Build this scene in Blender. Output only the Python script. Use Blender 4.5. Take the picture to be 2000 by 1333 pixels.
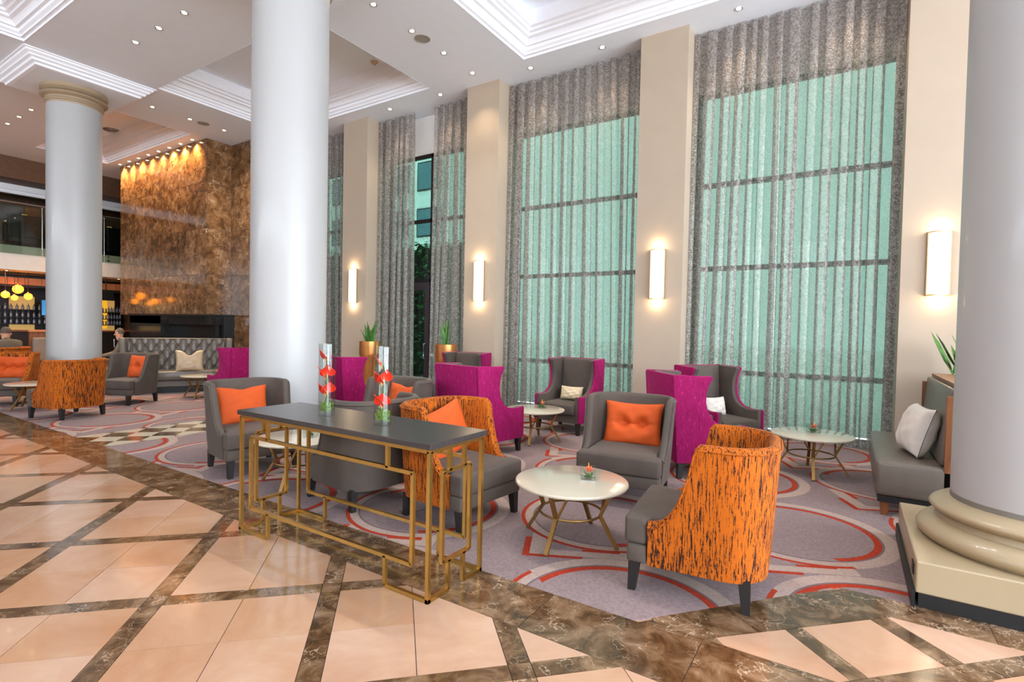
import bpy, bmesh, math, random
from mathutils import Vector, Matrix
from math import sin, cos, pi, radians as R, hypot, sqrt
random.seed(7)
scn = bpy.context.scene
COL = scn.collection
for o in list(bpy.data.objects): bpy.data.objects.remove(o)

# ------------------------------------------------------------------ camera
def add_camera():
    yaw, pitch, roll = R(32.727), R(1.415), R(-1.177)
    f = Vector((-sin(yaw)*cos(pitch), cos(yaw)*cos(pitch), -sin(pitch)))
    r = Vector((cos(yaw), sin(yaw), 0)); d = f.cross(r)
    r2 = cos(roll)*r + sin(roll)*d; d2 = -sin(roll)*r + cos(roll)*d
    m = Matrix.Identity(4)
    for i in range(3):
        m[i][0] = r2[i]; m[i][1] = -d2[i]; m[i][2] = -f[i]
    m[0][3], m[1][3], m[2][3] = 0, 0, 1.45
    c = bpy.data.cameras.new('camera'); c.sensor_width = 36; c.lens = 18.519
    c.clip_start = .05; c.clip_end = 200
    o = bpy.data.objects.new('camera', c); COL.objects.link(o); o.matrix_world = m
    scn.camera = o
add_camera()

# ------------------------------------------------------------------ world, big lights, exposure
w = bpy.data.worlds.new('World'); scn.world = w; w.use_nodes = True
bg = w.node_tree.nodes['Background']
bg.inputs[0].default_value = (.78, .89, 1.0, 1); bg.inputs[1].default_value = 8.0
def portal(name, loc, rot, sx, sy):
    l = bpy.data.lights.new(name, 'AREA'); l.shape = 'RECTANGLE'; l.size = sx; l.size_y = sy
    l.cycles.is_portal = True
    o = bpy.data.objects.new(name, l); COL.objects.link(o); o.location = loc; o.rotation_euler = rot
portal('window_portal_east', (8.9, .3, 2.7), (0, R(90), 0), 5.2, 14.5)
portal('window_portal_south', (-5, -8.4, 4.75), (R(90), 0, 0), 27, 1.2)  # sampling portal at the added south clerestory opening
portal('window_portal_north', (-5.5, 8.75, 2.5), (R(-90), 0, 0), 14, 5.0)
scn.view_settings.view_transform = 'Standard'; scn.view_settings.look = 'None'
scn.view_settings.exposure = 1.25; scn.view_settings.gamma = 1; scn.view_settings.use_curve_mapping = False
scn.cycles.use_denoising = True
scn.cycles.use_adaptive_sampling = True; scn.cycles.adaptive_threshold = .02
scn.cycles.max_bounces = 8; scn.cycles.diffuse_bounces = 5; scn.cycles.glossy_bounces = 4
scn.cycles.transmission_bounces = 8; scn.cycles.transparent_max_bounces = 16
scn.cycles.sample_clamp_indirect = 6; scn.cycles.caustics_reflective = False; scn.cycles.caustics_refractive = False

# ------------------------------------------------------------------ material helpers
def lin(c):
    return tuple(((v/255)/12.92 if v/255 <= .04045 else ((v/255+.055)/1.055)**2.4) for v in c)+(1,)
class NT:
    def __init__(s, name):
        s.m = bpy.data.materials.new(name); s.m.use_nodes = True
        s.t = s.m.node_tree; s.n = s.t.nodes
        s.b = s.n['Principled BSDF']; s.out = s.n['Material Output']
    def node(s, typ, **k):
        n = s.n.new(typ)
        for a, v in k.items():
            if a == 'inp':
                for q, x in v.items(): s.set(n, q, x)
            else: setattr(n, a, v)
        return n
    def set(s, n, q, x):
        if isinstance(x, bpy.types.NodeSocket): s.t.links.new(x, n.inputs[q])
        else: n.inputs[q].default_value = x
    def math(s, op, a, b=0.0, c=0.0):
        n = s.node('ShaderNodeMath', operation=op)
        s.set(n, 0, a); s.set(n, 1, b); s.set(n, 2, c); return n.outputs[0]
    def ramp(s, fac, stops, interp='LINEAR'):
        n = s.node('ShaderNodeValToRGB'); n.color_ramp.interpolation = interp
        e = n.color_ramp.elements
        while len(e) < len(stops): e.new(.5)
        for k, (p, c) in zip(e, stops): k.position = p; k.color = c
        s.set(n, 0, fac); return n.outputs[0]
    def mix(s, fac, a, b, mode='MIX'):
        n = s.node('ShaderNodeMix', data_type='RGBA', blend_type=mode)
        s.set(n, 0, fac); s.set(n, 6, a); s.set(n, 7, b); return n.outputs[2]
    def coord(s, kind='Object', scale=None, rot=None):
        tc = s.node('ShaderNodeTexCoord'); o = tc.outputs[kind]
        if scale or rot:
            mp = s.node('ShaderNodeMapping'); s.t.links.new(o, mp.inputs[0])
            if scale: mp.inputs['Scale'].default_value = scale
            if rot: mp.inputs['Rotation'].default_value = rot
            o = mp.outputs[0]
        return o
    def pos(s):
        return s.node('ShaderNodeNewGeometry').outputs['Position']
    def noise(s, v, scale, detail=4, rough=.55, dist=0):
        n = s.node('ShaderNodeTexNoise'); s.set(n, 'Vector', v)
        n.inputs['Scale'].default_value = scale; n.inputs['Detail'].default_value = detail
        n.inputs['Roughness'].default_value = rough; n.inputs['Distortion'].default_value = dist
        return n.outputs[0]
    def bump(s, h, strength=.2, dist=.01):
        n = s.node('ShaderNodeBump'); n.inputs['Strength'].default_value = strength
        n.inputs['Distance'].default_value = dist; s.set(n, 'Height', h)
        s.t.links.new(n.outputs[0], s.b.inputs['Normal'])
    def P(s, **k):
        for a, v in k.items(): s.set(s.b, a.replace('_', ' '), v)
        return s.m
def plain(name, c, rough=.5, metal=0.0, vary=.06, scale=9, sheen=0, bump=0, coat=0):
    t = NT(name); v = t.noise(t.coord(), scale, 3)
    base = lin(c)
    dk = tuple(x*(1-vary) for x in base[:3])+(1,); lt = tuple(min(1, x*(1+vary)) for x in base[:3])+(1,)
    t.P(Base_Color=t.ramp(v, [(.3, dk), (.7, lt)]), Roughness=rough, Metallic=metal)
    if sheen: t.P(Sheen_Weight=sheen, Sheen_Roughness=.35)
    if coat: t.P(Coat_Weight=coat, Coat_Roughness=.08)
    if bump: t.bump(t.noise(t.coord(), 120, 2), bump, .002)
    return t.m
def emit(name, c, s):
    t = NT(name); v = t.noise(t.coord(), 6, 2)
    t.P(Base_Color=lin(c), Emission_Color=t.ramp(v, [(.2, tuple(x*.92 for x in lin(c)[:3])+(1,)), (.8, lin(c))]), Emission_Strength=s)
    return t.m
def marble_dark(name, cols, scale, rough, vein=.6):
    t = NT(name); p = t.pos()
    oi = t.node('ShaderNodeObjectInfo').outputs['Random']
    off = t.node('ShaderNodeVectorMath', operation='ADD'); t.set(off, 0, p)
    cx = t.node('ShaderNodeCombineXYZ'); t.set(cx, 0, t.math('MULTIPLY', oi, 37.)); t.set(cx, 1, t.math('MULTIPLY', oi, 19.))
    t.set(off, 1, cx.outputs[0]); p = off.outputs[0]
    n1 = t.noise(p, scale, 6, .65, .6)
    base = t.ramp(n1, [(.28, lin(cols[0])), (.47, lin(cols[1])), (.62, lin(cols[2])), (.8, lin(cols[3]))])
    vo = t.node('ShaderNodeTexVoronoi', feature='DISTANCE_TO_EDGE'); 
    wv = t.node('ShaderNodeVectorMath', operation='MULTIPLY_ADD')
    nc = t.node('ShaderNodeTexNoise'); t.set(nc, 'Vector', p); nc.inputs['Scale'].default_value = scale*1.4; nc.inputs['Detail'].default_value = 5
    t.set(wv, 0, nc.outputs[1]); wv.inputs[1].default_value = (.35, .35, .35); t.set(wv, 2, p)
    t.set(vo, 'Vector', wv.outputs[0]); vo.inputs['Scale'].default_value = scale*1.3
    ve = t.ramp(vo.outputs[0], [(0, (1, 1, 1, 1)), (.035, (0, 0, 0, 1))])
    n2 = t.noise(p, scale*.7, 3)
    vf = t.math('MULTIPLY', ve, t.math('MULTIPLY', t.ramp(n2, [(.45, (0, 0, 0, 1)), (.65, (1, 1, 1, 1))]), vein))
    hv = t.node('ShaderNodeHueSaturation'); t.set(hv, 'Color', t.mix(vf, base, lin(cols[4]))); t.set(hv, 'Value', t.math('MULTIPLY_ADD', oi, .4, .8))
    return t.P(Base_Color=hv.outputs[0], Roughness=rough, Coat_Weight=.3, Coat_Roughness=.05)
def cream_color(t, p, oi):
    n1 = t.noise(p, 2.2, 5, .6, .8)
    n2 = t.noise(p, 7, 6, .7, 1.6)
    base = t.ramp(n1, [(.3, lin((172, 129, 100))), (.55, lin((184, 146, 118))), (.75, lin((192, 160, 136)))])
    vein = t.ramp(n2, [(.475, (0, 0, 0, 1)), (.497, (1, 1, 1, 1)), (.503, (1, 1, 1, 1)), (.525, (0, 0, 0, 1))])
    c = t.mix(t.math('MULTIPLY', vein, .22), base, lin((190, 140, 105)))
    hv = t.node('ShaderNodeHueSaturation'); t.set(hv, 'Color', c)
    t.set(hv, 'Value', t.math('MULTIPLY_ADD', oi, .12, .93)); t.set(hv, 'Saturation', t.math('MULTIPLY_ADD', oi, -.2, 1.1))
    return hv.outputs[0]
def make_cream():
    t = NT('cream_marble'); oi = t.node('ShaderNodeObjectInfo').outputs['Random']
    return t.P(Base_Color=cream_color(t, t.pos(), oi), Roughness=.13, Coat_Weight=.2, Coat_Roughness=.05)
U0, UP, V0, VP, SW = .482, .8655, 2.07, .88, .1
def make_floor_far():
    t = NT('floor_marble_far'); p = t.pos()
    sp = t.node('ShaderNodeSeparateXYZ'); t.set(sp, 0, p); x, y = sp.outputs[0], sp.outputs[1]
    u = t.math('MULTIPLY', t.math('ADD', x, y), .70711); v = t.math('MULTIPLY', t.math('SUBTRACT', y, x), .70711)
    fu = t.math('FLOORED_MODULO', t.math('SUBTRACT', u, U0), UP); fv = t.math('FLOORED_MODULO', t.math('SUBTRACT', v, V0), VP)
    du = t.math('LESS_THAN', fu, SW); dv = t.math('LESS_THAN', fv, SW)
    dark = t.math('MAXIMUM', du, dv)
    n = t.noise(p, 5, 6, .65, .6)
    dk = t.ramp(n, [(.3, lin((66, 46, 34))), (.5, lin((104, 80, 60))), (.7, lin((140, 112, 88)))])
    val = t.node('ShaderNodeValue'); val.outputs[0].default_value = .5
    return t.P(Base_Color=t.mix(dark, cream_color(t, p, val.outputs[0]), dk), Roughness=.13)
def make_carpet():
    t = NT('patterned_carpet'); p = t.pos()
    sp = t.node('ShaderNodeSeparateXYZ'); t.set(sp, 0, p); x, y = sp.outputs[0], sp.outputs[1]
    nz = t.noise(p, 60, 3); fine = t.noise(p, 380, 2)
    base = t.ramp(nz, [(.3, lin((126, 108, 107))), (.7, lin((147, 128, 127)))])
    pale = t.ramp(nz, [(.3, lin((160, 137, 127))), (.7, lin((178, 157, 146)))])
    red = t.ramp(nz, [(.3, lin((150, 44, 24))), (.7, lin((172, 60, 34)))])
    taupe = lin((112, 96, 98))
    def cell(ox, oy, ang, pa, pb):
        c, s_ = cos(R(ang)), sin(R(ang))
        a = t.math('ADD', t.math('MULTIPLY', t.math('SUBTRACT', x, ox), c), t.math('MULTIPLY', t.math('SUBTRACT', y, oy), s_))
        b = t.math('SUBTRACT', t.math('MULTIPLY', t.math('SUBTRACT', y, oy), c), t.math('MULTIPLY', t.math('SUBTRACT', x, ox), s_))
        fa = t.math('SUBTRACT', t.math('FLOORED_MODULO', t.math('ADD', a, pa/2), pa), pa/2)
        fb = t.math('SUBTRACT', t.math('FLOORED_MODULO', t.math('ADD', b, pb/2), pb), pb/2)
        return fa, fb
    def band(d, lo, hi):
        return t.math('MULTIPLY', t.math('GREATER_THAN', d, lo), t.math('LESS_THAN', d, hi))
    # zig-zag steps between the rings
    fa, fb = cell(-.9, 5.05, 26, 1.32, 1.32)
    sq = t.math('MAXIMUM', t.math('ABSOLUTE', fa), t.math('ABSOLUTE', t.math('MULTIPLY', fb, 1.25)))
    quad = t.math('GREATER_THAN', t.math('MULTIPLY', fa, fb), 0.0)
    col = base
    col = t.mix(t.math('MULTIPLY', band(sq, .24, .34), 1.0), col, pale)
    col = t.mix(t.math('MULTIPLY', band(sq, .34, .385), quad), col, red)
    col = t.mix(t.math('MULTIPLY', band(sq, .20, .24), t.math('SUBTRACT', 1.0, quad)), col, red)
    # rings
    fa, fb = cell(-1.55, 3.78, 26, 1.38, 1.38)
    d = t.math('SQRT', t.math('ADD', t.math('MULTIPLY', fa, fa), t.math('MULTIPLY', fb, fb)))
    part = t.math('GREATER_THAN', t.math('ADD', fa, t.math('MULTIPLY', fb, .6)), -.25)
    col = t.mix(t.math('LESS_THAN', d, .64), col, pale)
    col = t.mix(t.math('MULTIPLY', band(d, .61, .64), t.math('SUBTRACT', 1.0, part)), col, red)
    col = t.mix(t.math('LESS_THAN', d, .54), col, base)
    col = t.mix(t.math('MULTIPLY', band(d, .49, .545), part), col, red)
    col = t.mix(band(d, .535, .55), col, taupe)
    col = t.mix(t.math('MULTIPLY_ADD', fine, .5, -.1), col, t.mix(.5, col, (0, 0, 0, 1)))
    t.P(Base_Color=col, Roughness=.95, Specular_IOR_Level=.2)
    t.bump(fine, .5, .004); return t.m
def make_velvet(name, c, dark=.82, light=1.12, sheen=.5):
    t = NT(name); v = t.noise(t.coord(), 5, 4, .6); f = t.noise(t.coord('Object', (160, 160, 60)), 1, 2)
    b = lin(c)
    col = t.ramp(v, [(.3, tuple(x*dark for x in b[:3])+(1,)), (.7, tuple(min(1, x*light) for x in b[:3])+(1,))])
    col = t.mix(t.math('MULTIPLY', f, .25), col, tuple(x*.6 for x in b[:3])+(1,))
    t.P(Base_Color=col, Roughness=.8, Sheen_Weight=sheen, Sheen_Roughness=.3, Sheen_Tint=tuple(min(1, x*1.5+.1) for x in b[:3])+(1,))
    t.bump(f, .25, .002); return t.m
def make_streak(name, base, dark, thr, sheen_tint, sc=(46, 46, 5), pale=None, seed=0):
    t = NT(name)
    v = t.noise(t.coord('Object', sc), 1, 5, .75, .4)
    fine = t.noise(t.coord('Object', (150, 150, 40)), 1, 2)
    big = t.noise(t.coord('Object', (4, 4, 2)), 1, 2)
    blot = t.noise(t.coord('Object', (120, 120, 70)), 1, 3, .7)
    m = t.math('ADD', v, t.math('MULTIPLY_ADD', big, .16, -.08))
    m = t.math('ADD', m, t.math('MULTIPLY_ADD', blot, .22, -.11))
    f = t.ramp(m, [(thr, (0, 0, 0, 1)), (thr+.05, (1, 1, 1, 1))])
    b = t.mix(t.math('MULTIPLY', fine, .35), lin(base), tuple(x*.7 for x in lin(base)[:3])+(1,))
    col = t.mix(f, b, lin(dark))
    if pale:
        f2 = t.ramp(m, [(1-thr-.1, (1, 1, 1, 1)), (1-thr-.02, (0, 0, 0, 1))])
        col = t.mix(t.math('MULTIPLY', f2, .5), col, lin(pale))
    t.P(Base_Color=col, Roughness=.85, Sheen_Weight=.14, Sheen_Roughness=.35, Sheen_Tint=lin(sheen_tint), Specular_IOR_Level=.25)
    t.bump(t.math('ADD', fine, m), .3, .003); return t.m
def make_curtain():
    t = NT('silver_sheer_curtain'); p = t.coord('Object')
    n = t.noise(p, 34, 2, .5, 1.8)
    dm = t.ramp(n, [(.47, (0, 0, 0, 1)), (.54, (1, 1, 1, 1))])
    col = t.mix(dm, lin((120, 107, 100)), lin((180, 171, 167)))
    t.P(Base_Color=col, Roughness=.42, Metallic=.1, Sheen_Weight=.2)
    tr = t.node('ShaderNodeBsdfTranslucent'); t.set(tr, 'Color', t.mix(dm, lin((176, 170, 162)), lin((214, 208, 200))))
    tp = t.node('ShaderNodeBsdfTransparent'); tp.inputs[0].default_value = (.92, .9, .88, 1)
    m1 = t.node('ShaderNodeMixShader'); m1.inputs[0].default_value = .27
    t.t.links.new(t.b.outputs[0], m1.inputs[1]); t.t.links.new(tr.outputs[0], m1.inputs[2])
    m2 = t.node('ShaderNodeMixShader'); t.set(m2, 0, t.math('MULTIPLY_ADD', dm, -.15, .42))
    t.t.links.new(m1.outputs[0], m2.inputs[1]); t.t.links.new(tp.outputs[0], m2.inputs[2])
    t.t.links.new(m2.outputs[0], t.out.inputs[0]); return t.m
def make_pane(name, tint, gloss=.06, rough=.02):
    t = NT(name); n = t.noise(t.pos(), .6, 2)
    a = tuple(x*.95 for x in tint)+(1,); b = tuple(tint)+(1,)
    tp = t.node('ShaderNodeBsdfTransparent'); t.set(tp, 0, t.ramp(n, [(.3, a), (.7, b)]))
    gl = t.node('ShaderNodeBsdfGlossy'); gl.inputs['Roughness'].default_value = rough
    fr = t.node('ShaderNodeFresnel'); fr.inputs[0].default_value = 1.45
    m = t.node('ShaderNodeMixShader'); t.set(m, 0, t.math('MULTIPLY', t.math('MULTIPLY_ADD', fr.outputs[0], .6, gloss), t.math('SUBTRACT', 1.0, t.node('ShaderNodeNewGeometry').outputs['Backfacing'])))
    t.t.links.new(tp.outputs[0], m.inputs[1]); t.t.links.new(gl.outputs[0], m.inputs[2])
    t.t.links.new(m.outputs[0], t.out.inputs[0]); return t.m
def make_wood(name, a, b, rough=.35, sc=(3, 40, 40)):
    t = NT(name); n = t.noise(t.coord('Object', sc), 1, 5, .6, .6)
    t.P(Base_Color=t.ramp(n, [(.3, lin(a)), (.7, lin(b))]), Roughness=rough); t.bump(n, .1, .002); return t.m
def make_shade():
    t = NT('lamp_shade_weave'); p = t.coord('Object')
    sp = t.node('ShaderNodeSeparateXYZ'); t.set(sp, 0, p)
    n = t.noise(p, 30, 2)
    wz = t.math('FLOORED_MODULO', t.math('ADD', sp.outputs[2], t.math('MULTIPLY', n, .004)), .016)
    ln = t.math('LESS_THAN', wz, .002)
    t.P(Base_Color=lin((255, 236, 205)), Roughness=.8, Emission_Color=t.mix(ln, lin((255, 232, 196)), lin((255, 190, 120))), Emission_Strength=t.math('MULTIPLY_ADD', ln, -.3, .58))
    return t.m

M = {}
M['cream'] = make_cream(); M['far_floor'] = make_floor_far()
M['emperador'] = marble_dark('emperador_marble', [(46, 29, 16), (94, 68, 44), (132, 104, 78), (172, 146, 120), (216, 194, 168)], 6.5, .12, .7)
M['fire_marble'] = marble_dark('brown_polished_marble', [(54, 32, 18), (108, 74, 44), (140, 104, 70), (182, 152, 120), (214, 190, 160)], 5.0, .1, .85)
M['carpet'] = make_carpet()
M['ivory_marble'] = plain('ivory_marble', (200, 188, 166), .14, vary=.05, coat=.2)
M['grout'] = plain('dark_grout', (60, 46, 36), .6)
M['ceiling'] = plain('ceiling_white_paint', (240, 246, 255), .8, vary=.012)
M['crown'] = plain('crown_white_paint', (244, 245, 250), .55, vary=.015)
M['cream_wall'] = plain('warm_cream_wall_paint', (176, 158, 138), .75, vary=.02, scale=3)
M['white_wall'] = plain('white_wall_paint', (232, 228, 224), .7, vary=.02)
M['column'] = plain('column_offwhite_paint', (168, 167, 166), .42, vary=.012, scale=2, coat=.12)
M['capital'] = plain('capital_tan_paint', (158, 136, 110), .45, vary=.03)
M['plinth'] = plain('plinth_cream_paint', (160, 142, 112), .4, vary=.02, coat=.2)
M['black_marble'] = marble_dark('black_marble', [(10, 8, 7), (22, 17, 14), (38, 30, 26), (58, 48, 42), (120, 104, 92)], 5, .1, .3)
M['black'] = plain('matt_black', (10, 9, 9), .5)
M['darkwood'] = make_wood('dark_stained_leg_wood', (14, 9, 7), (24, 15, 11), .6)
M['tabletop_dark'] = make_wood('charcoal_oak_top', (40, 36, 36), (62, 56, 54), .3, (2, 45, 45))
M['gold'] = plain('satin_brass', (186, 146, 78), .32, 1.0, .08, 20)
M['table_gold'] = plain('brushed_gold_leg', (150, 116, 66), .38, .85, .1, 20)
M['stone'] = plain('ivory_stone_top', (190, 179, 160), .14, vary=.015, coat=.4)
M['grey'] = make_velvet('taupe_grey_velvet', (76, 65, 57), sheen=.45)
M['grey_lt'] = make_velvet('pale_grey_velvet', (128, 118, 111))
M['leather'] = plain('taupe_leather', (96, 86, 77), .42, vary=.08, coat=.1)
M['leather_tan'] = plain('tan_leather', (176, 150, 120), .35, vary=.06, coat=.2)
M['beige'] = make_velvet('beige_cushion_fabric', (206, 184, 150), sheen=.2)
M['ivory'] = make_velvet('ivory_cushion_fabric', (216, 206, 196), sheen=.2)
M['orange'] = make_streak('orange_streaked_chenille', (176, 88, 10), (36, 15, 5), .505, (255, 190, 140), (120, 120, 5))
M['magenta'] = make_streak('magenta_streaked_chenille', (140, 4, 78), (84, 2, 40), .58, (255, 120, 190), (90, 90, 16), (226, 70, 160))
M['cushion'] = make_velvet('orange_cotton_velvet', (196, 76, 8), .9, 1.1, .08)
M['curtain'] = make_curtain()
M['green_glass'] = make_pane('green_tinted_glass', (.21, .285, .248), .03)
M['clear_glass'] = make_pane('clear_glass', (.95, .97, .96), .05)
M['rail_glass'] = make_pane('railing_glass', (.72, .8, .74), .06)
M['frame'] = plain('bronze_window_frame', (44, 36, 36), .4, .5)
M['door_frame'] = plain('aubergine_door_frame', (70, 58, 66), .4, .4)
M['chrome'] = plain('brushed_steel', (200, 200, 200), .22, 1.0)
M['copper'] = plain('satin_copper', (206, 140, 82), .34, .9, .05)
M['leaf'] = plain('leaf_green', (66, 112, 40), .45, vary=.4, scale=12)
M['leaf_dark'] = plain('ivy_green', (58, 124, 60), .55, vary=.5, scale=4)
M['moss'] = plain('vase_moss_green', (104, 140, 36), .6, vary=.4, scale=30)
M['red'] = plain('anthurium_red', (232, 44, 16), .28, vary=.08, coat=.4)
M['yellow'] = plain('spadix_yellow', (240, 176, 60), .5)
M['coral'] = plain('coral_petal', (240, 110, 80), .5, vary=.15, scale=30)
M['spot'] = emit('downlight_glow', (255, 226, 180), 14)
M['shade'] = make_shade()
M['gold_trim'] = plain('sconce_gold_trim', (196, 160, 110), .4, .7)
M['speaker'] = plain('speaker_grille', (158, 152, 142), .7)
M['walnut'] = make_wood('walnut_frame', (98, 56, 30), (136, 82, 46), .4, (30, 30, 3))
M['panel_wood'] = make_wood('orange_wood_panel', (176, 108, 62), (206, 138, 88), .45, (4, 4, 30))
M['brown_wall'] = plain('brown_wallcovering', (96, 66, 42), .6, vary=.15)
M['dim'] = plain('dark_bar_panel', (24, 18, 16), .5)
M['amber'] = emit('amber_pendant_glow', (255, 150, 40), 2.2)
M['amber_wall'] = emit('backlit_amber_shelf', (214, 172, 100), .2)
M['yellow_wall'] = emit('backlit_yellow_panel', (230, 170, 40), .4)
M['screen'] = emit('tv_screen_glow', (50, 130, 190), .4)
M['bottle'] = plain('bottle_glass', (150, 150, 160), .12, .3, .3, 40)
M['skin'] = plain('skin', (205, 150, 120), .55)
M['hair'] = plain('short_hair', (80, 66, 56), .7)
M['suit'] = plain('taupe_suit_cloth', (96, 86, 74), .85)
M['shirt'] = plain('white_shirt_cloth', (220, 222, 230), .8)
M['pave'] = plain('outdoor_paving', (226, 228, 224), .8)
M['facade'] = plain('outdoor_facade_white', (225, 228, 226), .7)
M['facade_glass'] = plain('facade_window_glass', (70, 110, 125), .1)
M['bark'] = plain('ivy_wall_backing', (30, 48, 30), .9)

# ------------------------------------------------------------------ mesh helpers
class MB:
    def __init__(s): s.v = []; s.f = []; s.mi = []
    def add(s, vs, fs, mi=0):
        k = len(s.v); s.v += [tuple(x) for x in vs]; s.f += [tuple(i+k for i in f) for f in fs]; s.mi += [mi]*len(fs); return s
    def box(s, x0, x1, y0, y1, z0, z1, mi=0):
        return s.add([(x0,y0,z0),(x1,y0,z0),(x1,y1,z0),(x0,y1,z0),(x0,y0,z1),(x1,y0,z1),(x1,y1,z1),(x0,y1,z1)],
            [(0,3,2,1),(4,5,6,7),(0,1,5,4),(1,2,6,5),(2,3,7,6),(3,0,4,7)], mi)
    def frustum(s, c0, s0, z0, c1, s1, z1, mi=0):
        vs = []
        for (cx, cy), (a, b), z in ((c0, s0, z0), (c1, s1, z1)):
            vs += [(cx-a, cy-b, z), (cx+a, cy-b, z), (cx+a, cy+b, z), (cx-a, cy+b, z)]
        return s.add(vs, [(0,3,2,1),(4,5,6,7),(0,1,5,4),(1,2,6,5),(2,3,7,6),(3,0,4,7)], mi)
    def lathe(s, prof, n=32, cx=0, cy=0, a0=0, a1=2*pi, caps=True, mi=0):
        full = abs(a1-a0-2*pi) < 1e-6; m = n if full else n+1
        vs = [(cx+r*cos(a0+(a1-a0)*i/n), cy+r*sin(a0+(a1-a0)*i/n), z) for r, z in prof for i in range(m)]
        fs = []
        for j in range(len(prof)-1):
            for i in range(n):
                i2 = (i+1) % m
                fs.append((j*m+i, j*m+i2, (j+1)*m+i2, (j+1)*m+i))
        if caps and full:
            fs.append(tuple(range(m-1, -1, -1))); fs.append(tuple((len(prof)-1)*m+i for i in range(m)))
        return s.add(vs, fs, mi)
    def tube(s, pts, r, n=8, mi=0):
        pts = [Vector(p) for p in pts]; rs = r if isinstance(r, (list, tuple)) else [r]*len(pts)
        vs = []; up = Vector((0, 0, 1))
        for i, p in enumerate(pts):
            d = (pts[min(i+1, len(pts)-1)]-pts[max(i-1, 0)]).normalized()
            a = d.cross(up)
            if a.length < 1e-3: a = d.cross(Vector((1, 0, 0)))
            a.normalize(); b = d.cross(a)
            vs += [tuple(p+rs[i]*(cos(2*pi*k/n)*a+sin(2*pi*k/n)*b)) for k in range(n)]
        fs = [(j*n+k, j*n+(k+1) % n, (j+1)*n+(k+1) % n, (j+1)*n+k) for j in range(len(pts)-1) for k in range(n)]
        fs += [tuple(range(n-1, -1, -1)), tuple((len(pts)-1)*n+k for k in range(n))]
        return s.add(vs, fs, mi)
    def bar(s, p, q, w, h=None, mi=0):
        h = h or w; p = Vector(p); q = Vector(q); d = (q-p).normalized()
        a = d.cross(Vector((0, 0, 1)))
        if a.length < 1e-3: a = Vector((1, 0, 0))
        a.normalize(); b = a.cross(d)
        vs = [tuple(e+sx*a*w/2+sy*b*h/2) for e in (p, q) for sx, sy in ((-1,-1),(1,-1),(1,1),(-1,1))]
        return s.add(vs, [(0,3,2,1),(4,5,6,7),(0,1,5,4),(1,2,6,5),(2,3,7,6),(3,0,4,7)], mi)
    def extrude(s, poly, fn0, fn1, mi=0):
        n = len(poly); vs = [fn0(*p) for p in poly]+[fn1(*p) for p in poly]
        fs = [tuple(range(n-1, -1, -1)), tuple(range(n, 2*n))]+[(i, (i+1) % n, n+(i+1) % n, n+i) for i in range(n)]
        return s.add(vs, fs, mi)
    def grid(s, fn, nu, nv, closed_u=False, mi=0):
        m = nu if closed_u else nu+1
        vs = [fn(i/nu, j/nv) for j in range(nv+1) for i in range(m)]
        fs = [(j*m+i, j*m+(i+1) % m, (j+1)*m+(i+1) % m, (j+1)*m+i) for j in range(nv) for i in range(nu)]
        return s.add(vs, fs, mi)
    def mesh(s, name, mats, smooth=False, bevel=0, seg=2, recalc=True, angle=40):
        me = bpy.data.meshes.new(name); me.from_pydata(s.v, [], s.f)
        for m in (mats if isinstance(mats, (list, tuple)) else [mats]): me.materials.append(M[m] if isinstance(m, str) else m)
        me.polygons.foreach_set('material_index', s.mi)
        if bevel or recalc:
            b = bmesh.new(); b.from_mesh(me)
            if recalc: bmesh.ops.recalc_face_normals(b, faces=b.faces)
            if bevel:
                es = [e for e in b.edges if len(e.link_faces) == 2 and e.calc_face_angle(0) > R(35)]
                bmesh.ops.bevel(b, geom=es, offset=bevel, segments=seg, profile=.5, affect='EDGES', clamp_overlap=True)
            b.to_mesh(me); b.free()
        if smooth:
            me.polygons.foreach_set('use_smooth', [True]*len(me.polygons))
            me.set_sharp_from_angle(angle=R(angle))
        me.update(); return me
    def build(s, name, mats, parent=None, **k):
        return obj(name, s.mesh(name, mats, **k), parent)
def obj(name, me, parent=None):
    o = bpy.data.objects.new(name, me); COL.objects.link(o)
    if parent: o.parent = parent
    return o
def tag(o, label=None, cat=None, group=None, kind=None):
    if label: o['label'] = label
    if cat: o['category'] = cat
    if group: o['group'] = group
    if kind: o['kind'] = kind
    return o
def thing(name, label, cat, loc=(0, 0, 0), rz=0, group=None):
    e = bpy.data.objects.new(name, None); COL.objects.link(e); e.empty_display_size = .1
    e.location = loc; e.rotation_euler = (0, 0, rz)
    return tag(e, label, cat, group)
def struct(o): o['kind'] = 'structure'; return o
def copy_tree(o, parent=None):
    c = o.copy(); COL.objects.link(c)
    if parent: c.parent = parent
    for ch in list(o.children): copy_tree(ch, c)
    return c
def place(proto, used, loc, rz, label, group=None):
    o = proto if not used else copy_tree(proto)
    used.append(1); o.location = loc; o.rotation_euler = (0, 0, rz); o['label'] = label
    if group: o['group'] = group
    return o

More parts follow.
